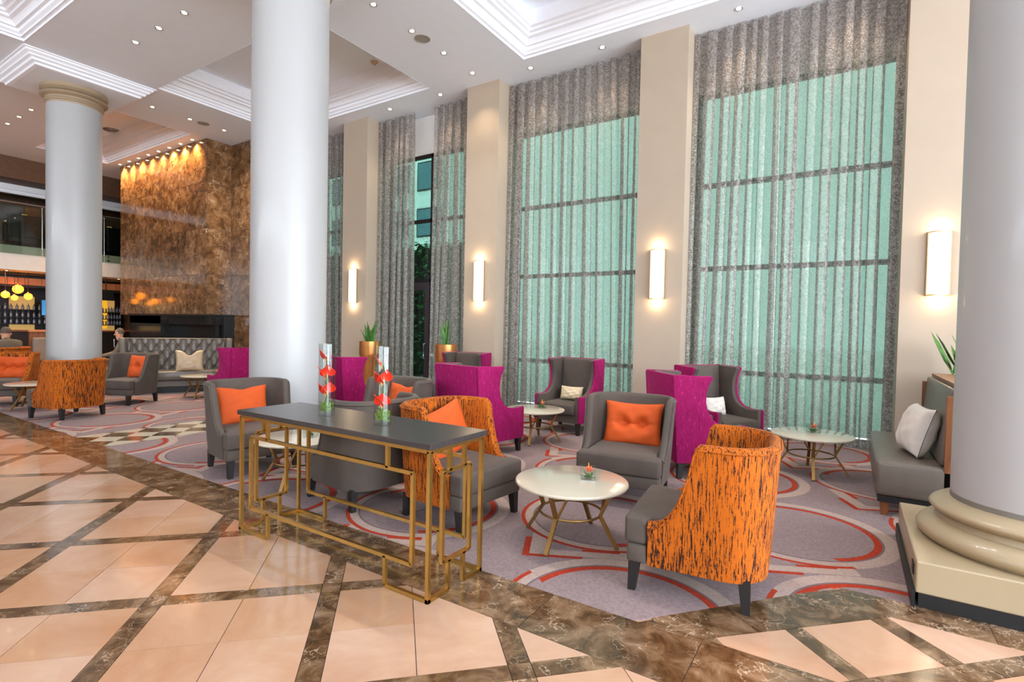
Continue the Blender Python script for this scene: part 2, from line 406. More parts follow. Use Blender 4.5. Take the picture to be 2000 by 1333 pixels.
# ------------------------------------------------------------------ floor
S2 = sqrt(.5)
def clip(poly, fn):
    out = []
    for i in range(len(poly)):
        a, b = poly[i], poly[(i+1) % len(poly)]; da, db = fn(a), fn(b)
        if da <= 0: out.append(a)
        if (da < 0 < db) or (db < 0 < da):
            k = da/(da-db); out.append((a[0]+(b[0]-a[0])*k, a[1]+(b[1]-a[1])*k))
    return out
def area(p): return abs(sum(p[i][0]*p[(i+1) % len(p)][1]-p[(i+1) % len(p)][0]*p[i][1] for i in range(len(p))))/2
def uv2xy(u, v): return ((u-v)*S2, (u+v)*S2)
floor = MB().box(-22, 9, -8.5, 8.6, -.12, 0).build('floor', 'far_floor'); struct(floor)
def slab(name, poly, z0, z1, mat, parent):
    if len(poly) < 3 or area(poly) < 4e-4: return
    cx = sum(p[0] for p in poly)/len(poly); cy = sum(p[1] for p in poly)/len(poly)
    m = MB().extrude(poly, lambda x, y: (x-cx, y-cy, z0), lambda x, y: (x-cx, y-cy, z1))
    o = m.build(name, mat, parent); o.location = (cx, cy, 0); return o
def shrink(u0, u1, v0, v1, g): return [uv2xy(*q) for q in ((u0+g, v0+g), (u1-g, v0+g), (u1-g, v1-g), (u0+g, v1-g))]
MB().extrude([(-14.5, .35), (3.2, .35), (3.2, 2.52), (-14.5, 2.52)], lambda x, y: (x, y, .0), lambda x, y: (x, y, .002)).build('grout_bed', 'grout', floor)
YB, YC = 2.14, 2.52
clips = [lambda p: p[1]-YB+.004, lambda p: .36-p[1], lambda p: -14.4-p[0], lambda p: p[0]-2.6]
G = .0018
for iu in range(-12, 4):
    for iv in range(-3, 14):
        ua, va = U0+iu*UP, V0+iv*VP
        um, vm = ua+SW+(UP-SW)/2, va+SW+(VP-SW)/2
        cells = [('marble_strip', ua, ua+SW, va+SW, va+VP, 'emperador'), ('marble_strip', ua+SW, ua+UP, va, va+SW, 'emperador'), ('marble_strip', ua, ua+SW, va, va+SW, 'emperador')]
        for a, b in ((ua+SW, um), (um, ua+UP)):
            for c, d in ((va+SW, vm), (vm, va+VP)): cells.append(('floor_tile', a, b, c, d, 'cream'))
        for nm, a, b, c, d, mt in cells:
            p = shrink(a, b, c, d, G)
            if max(hypot(*q) for q in p) > 16: continue
            for fn in clips:
                p = clip(p, fn) if p else p
            if p: slab(nm, p, .002, .0055, mt, floor)
# border slabs
x = -14.4; k = 0
while x < 2.6:
    slab('border_slab', [(x+.0015, YB), (x+.768, YB), (x+.768, YC), (x+.0015, YC)], .002, .0055, 'emperador', floor); x += .77
# bay beside the plinth: dark field, cream tiles, strips
bay = [(-.85, YC), (3.2, YC), (3.2, 3.53), (.0, 3.53)]
bay = clip(bay, lambda p: (p[1]-p[0])*S2-2.49)
slab('bay_bed', bay, 0, .002, 'grout', floor)
bc = [lambda p: 2.56-p[1], lambda p: p[1]-3.31, lambda p: (p[1]-p[0])*S2-2.19]
us = [1.0, 1.39, 1.49, 1.87, 1.96, 2.37, 2.47, 2.87, 2.97, 3.37, 3.47, 3.87]
vs_ = [(.25, .62), (.72, 1.06), (1.06, 1.4), (1.48, 1.7), (1.81, 2.19)]
for i in range(0, len(us)-1):
    for j, (c, d) in enumerate(vs_):
        strip = (i % 2 == 1)
        p = shrink(us[i], us[i+1], c, d, G)
        for fn in bc: p = clip(p, fn) if p else p
        if p: slab('marble_strip' if strip else 'floor_tile', p, .002, .0055, 'emperador' if strip else 'cream', floor)
for (c, d) in ((1.70, 1.81), (.62, .72)):
    for i in range(6):
        p = shrink(.9+i*.55, 1.45+i*.55, c, d, G)
        for fn in bc: p = clip(p, fn) if p else p
        if p: slab('marble_strip', p, .002, .0055, 'emperador', floor)
for q in ([(-.85+.02, 2.523), (.1, 2.523), (.1, 2.557), (-.81, 2.557)],[(.1, 2.523), (2.6, 2.523), (2.6, 2.557), (.1, 2.557)]): slab('border_slab', q, .002, .0055, 'emperador', floor)
for i in range(4):
    p = shrink(1.27+i*.45, 1.72+i*.45, 2.192, 2.488, .001)
    p = clip(p, lambda p: 2.56-p[1]); p = clip(p, lambda p: p[1]-3.53)
    slab('border_slab', p, .002, .0055, 'emperador', floor)
for i in range(6): slab('border_slab', clip([(.13+i*.5, 3.313), (.628+i*.5, 3.313), (.628+i*.5, 3.53), (.13+i*.5, 3.53)], lambda p: (p[1]-p[0])*S2-2.19), .002, .0055, 'emperador', floor)
# chequered strip crossing the carpet
XA, XB = -7.96, -7.09
slab('strip_bed', [(XA-.0, YC), (XB, YC), (XB, 8.0), (XA, 8.0)], 0, .002, 'grout', floor)
cc = [lambda p: XA+.003-p[0], lambda p: p[0]-XB+.003, lambda p: YC+.002-p[1], lambda p: p[1]-5.6]
for i in range(-12, 13):
    for j in range(-2, 22):
        u0, v0 = -3.82+i*.274+.274*9-.274*9, 6.58+(j-6)*.262
        p = shrink(u0, u0+.274, v0, v0+.262, .001)
        for fn in cc: p = clip(p, fn) if p else p
        if p: slab('chequer_tile', p, .002, .0055, 'ivory_marble' if (i+j) % 2 else 'emperador', floor)
# carpets
def carpet(poly, label, extra=()):
    m = MB().extrude(poly, lambda x, y: (x, y, .0), lambda x, y: (x, y, .006))
    for a, b in extra: m.box(a, b, 7.70, 8.36, 0, .006)
    return tag(m.build('carpet', 'carpet'), label, 'carpet')
carpet([(XB+.002, YC+.002), (-.88, YC+.002), (-.83, YC+.04), (-.015, 3.533), (2.4, 3.533), (2.4, 7.70), (XB+.002, 7.70)], 'mauve carpet with red rings under the seating beside the curtains', [(XB+.002, -6.05), (-5.32, -2.78), (-2.06, .46), (1.19, 2.39)])
carpet([(-19, YC+.002), (XA-.002, YC+.002), (XA-.002, 7.70), (-11.98, 7.70), (-11.98, 7.2), (-12.84, 7.2), (-12.84, 6.52), (-19, 6.52)], 'mauve carpet with red rings in front of the marble fireplace', [(-11.95, -9.45), (-8.66, XA-.002)])

# ------------------------------------------------------------------ ceiling with coffers
ZC = 5.83
coffers = [(-4.62, -.1, 4.78, 7.37), (-11.12, -6.65, 4.78, 7.38), (-17.7, -13.1, 4.78, 6.34),
           (-4.62, -.1, .3, 2.88), (-11.15, -6.62, .3, 2.88), (-17.7, -13.12, .3, 2.88), (1.95, 6.4, 4.78, 7.37), (1.95, 6.4, .3, 2.88),
           (-4.62, -.1, -4.2, -1.6), (-11.15, -6.62, -4.2, -1.6)]
ceil_b = MB()
xs = sorted(set([-19.3, 9]+[c[0] for c in coffers]+[c[1] for c in coffers])); ys = sorted(set([-8.6, 8.6]+[c[2] for c in coffers]+[c[3] for c in coffers]))
for i in range(len(xs)-1):
    for j in range(len(ys)-1):
        mx, my = (xs[i]+xs[i+1])/2, (ys[j]+ys[j+1])/2
        if any(c[0] < mx < c[1] and c[2] < my < c[3] for c in coffers): continue
        ceil_b.box(xs[i], xs[i+1], ys[j], ys[j+1], ZC, ZC+.9)
for c in coffers:
    ceil_b.box(c[0]-.05, c[1]+.05, c[2]-.05, c[3]+.05, ZC+.52, ZC+.9)
ceiling = struct(ceil_b.build('ceiling', 'ceiling', recalc=False))
PROF = [(.003, -.002), (.003, .035), (.05, .035), (.055, .06), (.09, .085), (.10, .12), (.14, .125), (.15, .15), (.19, .19), (.235, .205), (.24, .24), (.28, .25), (.29, .285), (.33, .30), (.335, .33), (.335, .52)]
def crown_run(p, q, inward, prof, z, parent, name='crown_moulding', sgn=1, miter=(1, 1)):
    p = Vector(p+(0,)); q = Vector(q+(0,)); n = Vector(inward+(0,)); d = (q-p).normalized()
    m = MB(); k = len(prof); vs = []
    for e, s_, mt in ((p, 1, miter[0]), (q, -1, miter[1])):
        for i_, r_ in prof: vs.append(tuple(e+n*i_+d*s_*i_*mt+Vector((0, 0, z+sgn*r_))))
    back = [tuple(e-n*.0+Vector((0, 0, z+sgn*prof[-1][1]))) for e in (p, q)]
    fs = [(i, i+1, k+i+1, k+i) for i in range(k-1)]
    m.add(vs, fs)
    return m.build(name, 'crown', parent, smooth=True, angle=25)
for c in coffers[:6]:
    x0, x1, y0, y1 = c
    crown_run((x0, y0), (x0, y1), (1, 0), PROF, ZC, ceiling)
    crown_run((x0, y1), (x1, y1), (0, -1), PROF, ZC, ceiling)
    crown_run((x1, y1), (x1, y0), (-1, 0), PROF, ZC, ceiling)
    crown_run((x1, y0), (x0, y0), (0, 1), PROF, ZC, ceiling)
# dropped blocks over the columns
BP = [(.0, .002), (0, .02), (.03, .025), (.035, .05), (.075, .075), (.085, .1), (.125, .115), (.135, .15), (.18, .165), (.19, .2), (.24, .205)]
COLS = [(-12.17, 3.85), (-5.62, 3.85), (.92, 4.08)]
for cx, cy in COLS:
    h = .955
    q = [(cx-h, cy-h), (cx+h, cy-h), (cx+h, cy+h), (cx-h, cy+h)]
    for i, n in enumerate(((0, 1), (-1, 0), (0, -1), (1, 0))):
        crown_run(q[i], q[(i+1) % 4], n, BP, ZC, ceiling, 'column_head_moulding', -1)
    MB().box(cx-h+.02, cx+h-.02, cy-h+.02, cy+h-.02, ZC-.02, ZC+.01).box(cx-.72, cx+.72, cy-.72, cy+.72, ZC-.205, ZC-.01).build('column_head_block', 'ceiling', ceiling)

# ------------------------------------------------------------------ window wall, piers, glazing
YP, YG = 7.72, 8.4
PIERS = [(-9.43, -8.68), (-6.04, -5.33), (-2.77, -2.07), (.47, 1.18)]
wn = MB()
for a, b in PIERS: wn.box(a, b, YP, 8.55, 0, ZC)
wn.box(-13.1, -12.0, 8.3, 8.55, 0, ZC).box(2.4, 9, YP, 8.55, 0, ZC)
wall_w = struct(wn.build('wall_window', 'cream_wall'))
struct(MB().box(-12.2, 2.4, YG-.06, YG+.14, 5.05, ZC).build('wall_bulkhead', 'white_wall'))
win = 0
OPEN = [(-12.0, -9.43), (-8.68, -6.04), (-5.33, -2.77), (-2.07, .47), (1.18, 2.4)]
for k, (a, b) in enumerate(OPEN):
    win += 1
    fr = MB()
    door = (k == 1)
    xsplit = [a+.03, b-.03]
    for z in (.03, 2.41, 3.67, 5.02):
        if door and z == .03: continue
        fr.box(a, b, YG-.03, YG+.03, z-.035, z+.035)
    if not door: fr.box(a, b, YG-.03, YG+.03, .82, .89)
    mids = {0: [], 1: [-8.35, -7.44], 2: [], 3: [], 4: []}[k]
    for x in [a+.03]+mids+[b-.03]: fr.box(x-.03, x+.03, YG-.03, YG+.03, 0, 5.05)
    wo = struct(fr.build('window_%d' % win, 'frame'))
    edges = [a+.03]+mids+[b-.03]; zs = [.05, .85, 2.41, 3.67, 5.02]
    for i in range(len(edges)-1):
        for j in range(4):
            if door and i == 1 and j < 2: continue
            MB().box(edges[i]+.028, edges[i+1]-.028, YG-.006, YG+.006, zs[j]+.03, zs[j+1]-.03).build('pane', 'green_glass', wo)
# glazed door
d = struct(MB().box(-8.32, -8.20, YG-.04, YG+.04, .01, 2.37).box(-7.58, -7.46, YG-.04, YG+.04, .01, 2.37).box(-8.2, -7.58, YG-.04, YG+.04, 2.22, 2.37).box(-8.2, -7.58, YG-.04, YG+.04, .01, .2).build('door_1', 'door_frame'))
MB().box(-8.2, -7.58, YG-.006, YG+.006, .2, 2.22).build('pane', 'green_glass', d)
def handle(px, py, z0, z1, out, par):
    MB().tube([(px, py, z1), (px, py-out*.8, z1), (px, py-out, z1-.03), (px, py-out, z0+.03), (px, py-out*.8, z0), (px, py, z0)], .014, 10).build('door_handle', 'chrome', par, smooth=True)
handle(-7.52, YG-.04, .78, 1.08, .09, d)
# unseen sides of the room: openings sized for the fill daylight they let in
def glazed(name, axis, c, lo, hi, n, sill=.15):
    m = MB(); st = (hi-lo)/n
    for i in range(n+1):
        p = lo+i*st
        if axis == 'x': m.box(c-.15, c+.15, p-.25, p+.25, 0, ZC)
        else: m.box(p-.25, p+.25, c-.15, c+.15, 0, ZC)
    if axis == 'x': m.box(c-.15, c+.15, lo, hi, 5.3, ZC).box(c-.15, c+.15, lo, hi, 0, sill)
    else: m.box(lo, hi, c-.15, c+.15, 5.3, ZC).box(lo, hi, c-.15, c+.15, 0, sill)
    return struct(m.build(name, 'cream_wall'))
glazed('wall_right', 'x', 9.0, -7.0, 7.6, 4)
struct(MB().box(8.85, 9.15, 7.85, 8.4, 0, ZC).box(8.85, 9.15, -8.5, -7.2, 0, ZC).build('wall_right_end', 'cream_wall'))
glazed('wall_back', 'y', -8.55, -19, 9, 7, 4.2)  # high opening added as daylight fill for ceiling and columns
struct(MB().box(-22, -19.2, -8.7, -8.4, 0, ZC).build('wall_back_end', 'cream_wall'))
struct(MB().box(-22.2, -22, -8.6, 9, 0, ZC+.5).build('wall_left', 'brown_wall'))
struct(MB().box(-22, -13.1, 8.3, 8.6, 0, ZC).build('wall_far_corner', 'brown_wall'))

# ------------------------------------------------------------------ columns
def torus_prof(r, z0, z1, bulge, n=7):
    return [(r+bulge*sin(pi*i/n), z0+(z1-z0)*i/n) for i in range(n+1)]
def column(cx, cy, r, label, plinth=False):
    t = thing('column', label, 'column', (cx, cy, 0), 0, 'round columns')
    MB().lathe([(r, .5 if plinth else .007), (r, ZC-.45)], 64).build('shaft', 'column', t, smooth=True)
    zt = ZC-.205
    MB().lathe([(r, zt-.32)]+torus_prof(r+.005, zt-.29, zt-.235, .025)+[(r+.02, zt-.2)]+torus_prof(r+.02, zt-.2, zt-.11, .07)[1:]+[(r+.05, zt-.1), (r+.085, zt-.06), (r+.085, zt)], 64).build('capital', 'capital', t, smooth=True)
    if not plinth:
        MB().lathe([(r+.015, .007), (r+.015, .1), (r+.005, .11), (r, .115)], 64, caps=False).build('skirting', 'black_marble', t, smooth=True, angle=30)
        return t
    base = MB().lathe([(r+.13, .24)]+torus_prof(r+.11, .245, .365, .05)+[(r+.07, .375), (r+.06, .40)]+torus_prof(r+.055, .405, .485, .045)+[(r+.0, .50), (r, .53)], 64)
    base.build('base_moulding', 'plinth', t, smooth=True)
    p = MB().box(-.59, .59, -.58, .6, .085, .255).build('plinth', 'plinth', t, bevel=.008)
    sk = MB().box(-.575, .575, -.565, .585, .007, .085).build('skirting', 'black', t)
    sk2 = MB().box(-.605, -.59, -.585, .6, .007, .10).build('side_skirting', 'black', t)
    soc = MB().box(-.596, -.59, -.50, -.42, .15, .21).build('wall_socket', 'black', p)
    return t
column(-12.17, 3.85, .405, 'white round column with tan capital, in front of the balcony')
column(-5.62, 3.83, .42, 'tall white round column behind the charcoal console table')
column(.92, 4.09, .387, 'cream round column with moulded base on square plinth beside the leather daybed', True)

# ------------------------------------------------------------------ curtains
def curtain(x0, x1, label, nf, seed, lean0=0, lean1=0, group='window curtains'):
    rnd = random.Random(seed)
    nf = max(4, int(nf*.46)); nz = 20; nx = nf*18
    wd = [rnd.uniform(.65, 1.4) for _ in range(nf)]; tot = sum(wd); cum = [0]
    for q in wd: cum.append(cum[-1]+q/tot)
    wb = [rnd.uniform(.35, 1.8) for _ in range(nf)]; tb = sum(wb); cb = [0]
    for q in wb: cb.append(cb[-1]+q/tb)
    am = [rnd.uniform(.55, 1.3) for _ in range(nf+1)]; ko = [rnd.uniform(.5, 1.7) for _ in range(nf+1)]; sk = [rnd.uniform(-.3, .3) for _ in range(nf+1)]
    cx = (x0+x1)/2
    def fn(i, j):
        z = .015+(ZC-.025)*j; low = 1-j; g = low**.8
        fi = i*nf; k = int(min(fi, nf-1e-6)); fr = fi-k
        lam0, lam1 = (cum[k+1]-cum[k])*(x1-x0), (cb[k+1]-cb[k])*(x1-x0)
        lam = lam0*(1-g)+lam1*g
        xs_ = (cum[k]*(1-g)+cb[k]*g)*(x1-x0)
        a = (am[k]*(1-fr)+am[k+1]*fr); kk = (ko[k]*(1-fr)+ko[k+1]*fr); ss = sk[k]*(1-fr)+sk[k+1]*fr
        amp = (.052+.026*low)*(.6+.4*a)
        y = 8.07+amp*(-cos(2*pi*fr))+.008*low*sin(5*i*nf+seed)
        xx = xs_+lam*fr+(1.75+.6*low)*kk*lam/(4*pi)*sin(4*pi*fr)+ss*.03*low*sin(pi*j*2+k)
        x = x0+xx+low*(lean0*(1-i)+lean1*i)
        return (x-cx, y-8.07, z)
    o = MB().grid(fn, nx, nz).build('curtain', 'curtain', smooth=True, recalc=False, angle=180)
    o.location = (cx, 8.07, 0)
    return tag(o, label, 'curtain', group)
curtain(-12.0, -9.47, 'sheer silver curtain between white column and first sconce pier', 24, 1)
curtain(-8.66, -7.62, 'narrow sheer curtain drawn to the left side of the glazed door', 11, 2, -.0, .02)
curtain(-7.08, -6.06, 'sheer curtain on the right side of the glazed door', 11, 3, -.03, 0)
curtain(-5.30, -4.2, 'left panel of the sheer curtain behind grey wing chair', 13, 4, -.03, .02)
curtain(-4.19, -2.79, 'right panel of the sheer curtain behind grey wing chair', 16, 5, .02, 0)
curtain(-2.05, -.92, 'left panel of the widest sheer curtain by pale round table', 14, 6, -.02, .03)
curtain(-.94, .46, 'right panel of the widest sheer curtain beside leather daybed', 17, 8, .03, 0)
curtain(1.2, 2.38, 'sheer silver curtain hidden behind the cream column', 12, 9)

# ------------------------------------------------------------------ sconces
SC = [(-9.05, 'glowing half-round wall sconce on the pier right of the white column'), (-5.69, 'glowing half-round wall sconce right of the glazed door'),
      (-2.43, 'glowing half-round wall sconce between the two wide curtains'), (.82, 'woven glowing wall sconce beside the cream column, largest of four')]
def sconce():
    t = thing('wall_sconce', '', 'wall lamp', group='wall sconces on the piers')
    MB().lathe([(.105, -.355), (.105, .355)], 20, 0, 0, pi, 2*pi, False).build('shade', 'shade', t, smooth=True)
    for z in (-.365, .357): MB().lathe([(.001, z), (.109, z), (.109, z+.008), (.001, z+.008)], 20, 0, 0, pi, 2*pi, False).build('trim_ring', 'gold_trim', t)
    MB().box(-.112, -.104, -.02, .0, -.37, .37).box(.104, .112, -.02, 0, -.37, .37).box(-.11, .11, -.003, .0, -.37, .37).build('back_plate', 'gold_trim', t)
    for z, s in ((.40, 1), (-.40, -1)):
        l = bpy.data.lights.new('sconce_bulb', 'POINT'); l.energy = 2.2; l.color = (1, .74, .45); l.shadow_soft_size = .05
        o = bpy.data.objects.new('sconce_bulb', l); COL.objects.link(o); o.parent = t; o.location = (0, -.06, z)
    return t
sp, su = sconce(), []
for x, lb in SC: place(sp, su, (x, YP-.001, 2.285), 0, lb)

# ------------------------------------------------------------------ downlights
def downlight(power, name='downlight'):
    t = thing('downlight', '', 'downlight')
    MB().lathe([(.035, -.002), (.05, -.006), (.052, 0), (.035, 0)], 20).build('trim_ring', 'chrome', t, smooth=True)
    MB().lathe([(.001, -.003), (.034, -.003)], 16, caps=False).build('lamp', 'spot', t)
    l = bpy.data.lights.new('downlight_bulb', 'SPOT'); l.energy = power; l.color = (1, .95, .88); l.spot_size = R(95); l.spot_blend = .8; l.shadow_soft_size = .04
    o = bpy.data.objects.new('downlight_bulb', l); COL.objects.link(o); o.parent = t; o.location = (0, 0, -.02)
    return t
dl, du = downlight(75), []
dp_, dpu = downlight(26), []
for c in dp_.children:
    if c.type == 'LIGHT': c.data.color = (1, .8, .55)
for i, (x, y, lb, g) in enumerate(
    [(-9.62, 3.82, 'ceiling downlight on the beam right of the tan capital, lowest of three', None), (-8.85, 3.82, 'ceiling downlight on the beam right of the tan capital, middle of three', None), (-8.1, 3.82, 'ceiling downlight on the beam right of the tan capital, highest of three', None)]
    +[(-12.18, 5.14, 'downlight on the shaded beam, closest to the tan capital', None), (-12.18, 5.87, 'downlight on the shaded beam, middle of three by the fireplace', None), (-12.18, 6.61, 'downlight on the shaded beam, closest to tall white column', None)]
    +[(-16.16, 3.89, 'ceiling downlight left of the tan capital, outermost of three', None), (-15.38, 3.89, 'ceiling downlight left of the tan capital, middle of three', None), (-14.63, 3.89, 'ceiling downlight left of the tan capital, nearest the capital', None)]
    +[(-5.62, 5.07, 'downlight near the top edge right of tall white column', None), (-5.62, 5.82, 'downlight beside the round ceiling speaker', None), (-5.62, 6.55, 'downlight below right of the round ceiling speaker', None), (-5.62, 7.31, 'downlight on the beam directly above the second pier', None)]
    +[(-7.99, 7.68, 'downlight above the curtain left of the glazed door', None), (-6.66, 7.68, 'downlight above the curtain right of the glazed door', None), (-4.67, 7.67, 'left downlight over the middle curtain', None), (-3.38, 7.67, 'right downlight over the middle curtain', None), (-1.41, 7.69, 'downlight over the widest curtain at the top', None), (-.1, 7.69, 'downlight over the widest curtain beyond the picture edge', None)]
    +[(-3.1, 3.82, 'downlight on the beam above the console, beyond the picture edge', 'beam downlights above the seating'), (-2.3, 3.82, 'downlight on the beam above the console, beyond the picture edge', 'beam downlights above the seating'), (-1.5, 3.82, 'downlight on the beam above the console, beyond the picture edge', 'beam downlights above the seating')]):  # last three are unseen lamps added to light the seating
    if y > 7.2: place(dp_, dpu, (x, y, ZC), 0, lb, 'ceiling downlights')
    else: place(dl, du, (x, y, ZC), 0, lb, g or 'ceiling downlights')
fl_, fu = downlight(120), []
for c in fl_.children:
    if c.type == 'LIGHT': c.data.color = (1, .62, .25); c.data.spot_size = R(125); c.data.spot_blend = 1
for i in range(8):
    place(fl_, fu, (-17.45+i*.565, 6.555, ZC), 0, 'small downlight in the row grazing the marble fireplace', 'fireplace downlights')
# speakers, detector, vent
def disc(name, x, y, z, r, label, cat, m='speaker'):
    t = thing(name, label, cat, (x, y, z))
    MB().lathe([(.001, -.006), (r*.86, -.006)], 28, caps=False).build('grille', m, t); MB().lathe([(r*.86, 0), (r*.87, -.009), (r*.97, -.01), (r, 0)], 28, caps=False).build('rim', 'speaker', t, smooth=True)
    return t
disc('ceiling_speaker', -5.62, 6.05, ZC, .12, 'round grey speaker in the ceiling beside downlights', 'speaker')
disc('ceiling_speaker', -12.16, 6.14, ZC, .12, 'round speaker in the shaded beam near the fireplace', 'speaker')
v = disc('ceiling_vent', -16.2, 5.9, ZC+.515, .2, 'round dark air vent beside the left column capital', 'vent', 'black')
for r in (.05, .09, .13): MB().lathe([(r, -.008), (r+.006, -.016), (r+.012, -.008)], 24, caps=False).build('vent_ring', 'chrome', v)
t = thing('smoke_detector', 'yellowed smoke detector in the ceiling recess right of white column', 'detector', (-7.6, 6.9, ZC+.52))
MB().lathe([(.07, 0), (.07, -.02), (.05, -.03)], 20).build('base', 'beige', t); MB().lathe([(.045, -.03), (.03, -.06), (.001, -.062)], 20).build('sensor_head', 'beige', t)

# ------------------------------------------------------------------ fireplace
fp = thing('fireplace', 'tall brown polished marble chimney breast with black hearth', 'fireplace', (-15.3, 7, 0))
def fpp(nm, b, mt, **k):
    o = b.build(nm, mt, fp, **k); o.location = (15.3, -7, 0); return o
fpp('core', MB().box(-17.68, -13.09, 6.70, 8.25, 1.6, ZC-.002).box(-13.09, -12.03, 7.3, 8.25, 0, ZC-.002), 'black')
def panels(face, a, b, c, na, zs):
    st = (b-a)/na
    for i in range(na):
        for j in range(len(zs)-1):
            p0, p1 = a+i*st+.003, a+(i+1)*st-.003; z0, z1 = zs[j]+.003, zs[j+1]-.003
            m = MB().box(p0, p1, c, c+.03, z0, z1) if face == 'y' else MB().box(c-.03, c, p0, p1, z0, z1)
            fpp('marble_panel', m, 'fire_marble')
zz = [1.6, 2.6, 3.7, 4.8, ZC-.003]
panels('y', -17.7, -13.05, 6.66, 5, zz); panels('x', 6.69, 7.27, -13.05, 1, zz); panels('y', -13.05, -12.0, 7.265, 1, [0]+zz); panels('x', 7.297, 8.25, -12.0, 1, [0]+zz)
fpp('hearth', MB().box(-16.88, -12.95, 6.58, 8.2, 0, 1.0).box(-16.88, -15.1, 6.58, 8.2, 1.0, 1.6).box(-13.0+.0, -12.95, 7.1, 8.2, 1.0, 1.6).box(-16.88, -12.95, 6.58, 8.2, 1.38, 1.6), 'black_marble')
fpp('mantel_shelf', MB().box(-16.92, -12.86, 6.54, 7.4, 1.58, 1.63), 'black', bevel=.006)
fpp('firebox', MB().box(-15.1, -13.05, 6.9, 7.8, 1.0, 1.38), 'black')
fpp('end_pillar', MB().box(-12.98, -12.86, 7.0, 7.26, 0, 1.58), 'black')

# ------------------------------------------------------------------ balcony and bar at the far end
XF = -19.5
slab_ = MB().box(-22, XF, -8, 8.4, 2.78, 3.45)
bal = thing('balcony', 'white balcony front with clear glass railing left of the fireplace', 'balcony', (XF, 4, 2.78))
def bl(nm, b, mt, **k):
    o = b.build(nm, mt, bal, **k); o.location = (-XF, -4, -2.78); return o
bl('fascia', slab_, 'white_wall')
for i in range(11):
    y = -7.9+i*1.48
    bl('glass_panel', MB().box(XF+.02, XF+.035, y+.01, y+1.47, 3.22, 4.55), 'rail_glass')
    for z in (3.28, 3.4): bl('fixing_bolt', MB().tube([(XF, y+.1, z), (XF+.05, y+.1, z)], .022, 10), 'chrome')
    bl('railing_post', MB().tube([(XF+.01, y, 3.4), (XF+.01, y, 4.6)], .018, 8), 'chrome')
bl('handrail', MB().tube([(XF+.03, -8, 4.62), (XF+.03, 8.2, 4.62)], .025, 8), 'chrome')
struct(MB().box(-22, -19.3, -8.6, 8.4, 5.25, ZC+.6).build('ceiling_balcony', 'brown_wall'))
struct(MB().box(XF-.9, XF-.75, -8, 8.3, 5.0, 5.3).box(XF-.75, XF-.68, -8, 8.3, 5.1, 5.3).build('trim_1', 'crown'))
# furniture upstairs: wall art strips, chairs
for i, (y, lb) in enumerate([(5.35, 'narrow glowing wall panel upstairs behind the balcony glass'), (7.6, 'slim glowing wall panel upstairs beside the fireplace')]):
    t = thing('wall_panel_lamp', lb, 'wall lamp', (-21.9, y+.3, 4.3)); MB().box(-.02, .02, -.09, .09, -.42, .42).build('backing', 'dim', t); MB().box(.02, .04, -.07, .07, -.4, .4).build('diffuser', 'amber_wall', t)
for i, (y, lb) in enumerate([(5.2, 'dark grey armchair upstairs behind the balcony glass, leftmost'), (6.4, 'dark grey armchair upstairs behind white column'), (7.55, 'dark grey armchair upstairs beside fireplace edge')]):
    t = thing('balcony_armchair', lb, 'armchair', (-20.4, y, 3.45), 0, 'balcony armchairs')
    MB().box(-.35, .35, -.35, .35, .15, .45).build('seat', 'dim', t, bevel=.04); MB().box(.25, .38, -.38, .38, .3, .95).build('backrest', 'dim', t, bevel=.04)
    for s in (-1, 1): MB().box(-.35, .3, s*.38-.06, s*.38+.06, .15, .65).build('arm', 'dim', t, bevel=.03)
    for a in (-.28, .28):
        for b in (-.28, .28): MB().box(a-.02, a+.02, b-.02, b+.02, 0, .16).build('leg', 'black', t)
# bar
bar = thing('back_bar', 'dark bar back wall with amber lit bottle shelves under the balcony', 'bar shelving', (-21.4, 5.5, 0))
def bb(nm, b, mt, **k):
    o = b.build(nm, mt, bar, **k); o.location = (21.4, -5.5, 0); return o
bb('back_panel', MB().box(-21.9, -21.75, -1, 8.2, 0, 2.78), 'dim')
for i in range(14): bb('wood_panel', MB().box(-20.42, -20.4, 3.0+i*.38, 3.37+i*.38, 2.42, 2.62), 'panel_wood')
bb('header', MB().box(-20.9, -20.43, 2.5, 8.3, 2.36, 2.66), 'dim')
for (a, b_) in ((3.6, 4.4), (5.25, 5.85), (7.55, 8.0)):
    bb('lit_niche', MB().box(-21.74, -21.72, a, b_, 1.72, 2.12), 'amber_wall')
    bb('lit_niche', MB().box(-21.74, -21.72, a, b_, 1.08, 1.25), 'amber_wall')
bb('lit_strip', MB().box(-21.72, -21.6, 7.62, 7.74, 1.15, 2.12), 'yellow_wall')
for z in (1.25, 1.45, 1.68): bb('shelf', MB().box(-21.74, -21.5, 3.4, 8.2, z, z+.025), 'dim')
bp_ = MB().lathe([(.03, 0), (.034, .01), (.034, .11), (.012, .15), (.011, .19)], 10)
bm_ = bp_.mesh('bottle', 'bottle', smooth=True)
for z, zl in ((1.275, 'lowest'), (1.475, 'middle'), (1.705, 'top')):
    for j in range(9):
        for (a, st, w_) in ((3.6, .13, 'left'), (5.0, .135, 'centre'), (7.45, .085, 'right')):
            o = obj('bottle', bm_); o.location = (-21.62, a+j*st, z); tag(o, 'small bottle on the %s bar shelf, %s section' % (zl, w_), 'bottle', 'bottles on the %s bar shelf %s' % (zl, w_))
ct = thing('bar_counter', 'dark bar counter under the balcony behind the seating', 'counter', (-20.2, 5.5, 0))
for nm, b, mt in (('front', MB().box(-.3, .25, -3.5, 2.6, 0, 1.06), 'dim'), ('worktop', MB().box(-.35, .32, -3.55, 2.65, 1.06, 1.1), 'walnut')): b.build(nm, mt, ct)
tv = thing('television', 'small wall screen with blue green picture beside the white column', 'television', (-20.9, 6.2, 1.78)); MB().box(-.04, 0, -.42, .42, -.25, .25).build('casing', 'black', tv); MB().box(0, .006, -.4, .4, -.23, .23).build('screen', 'screen', tv)
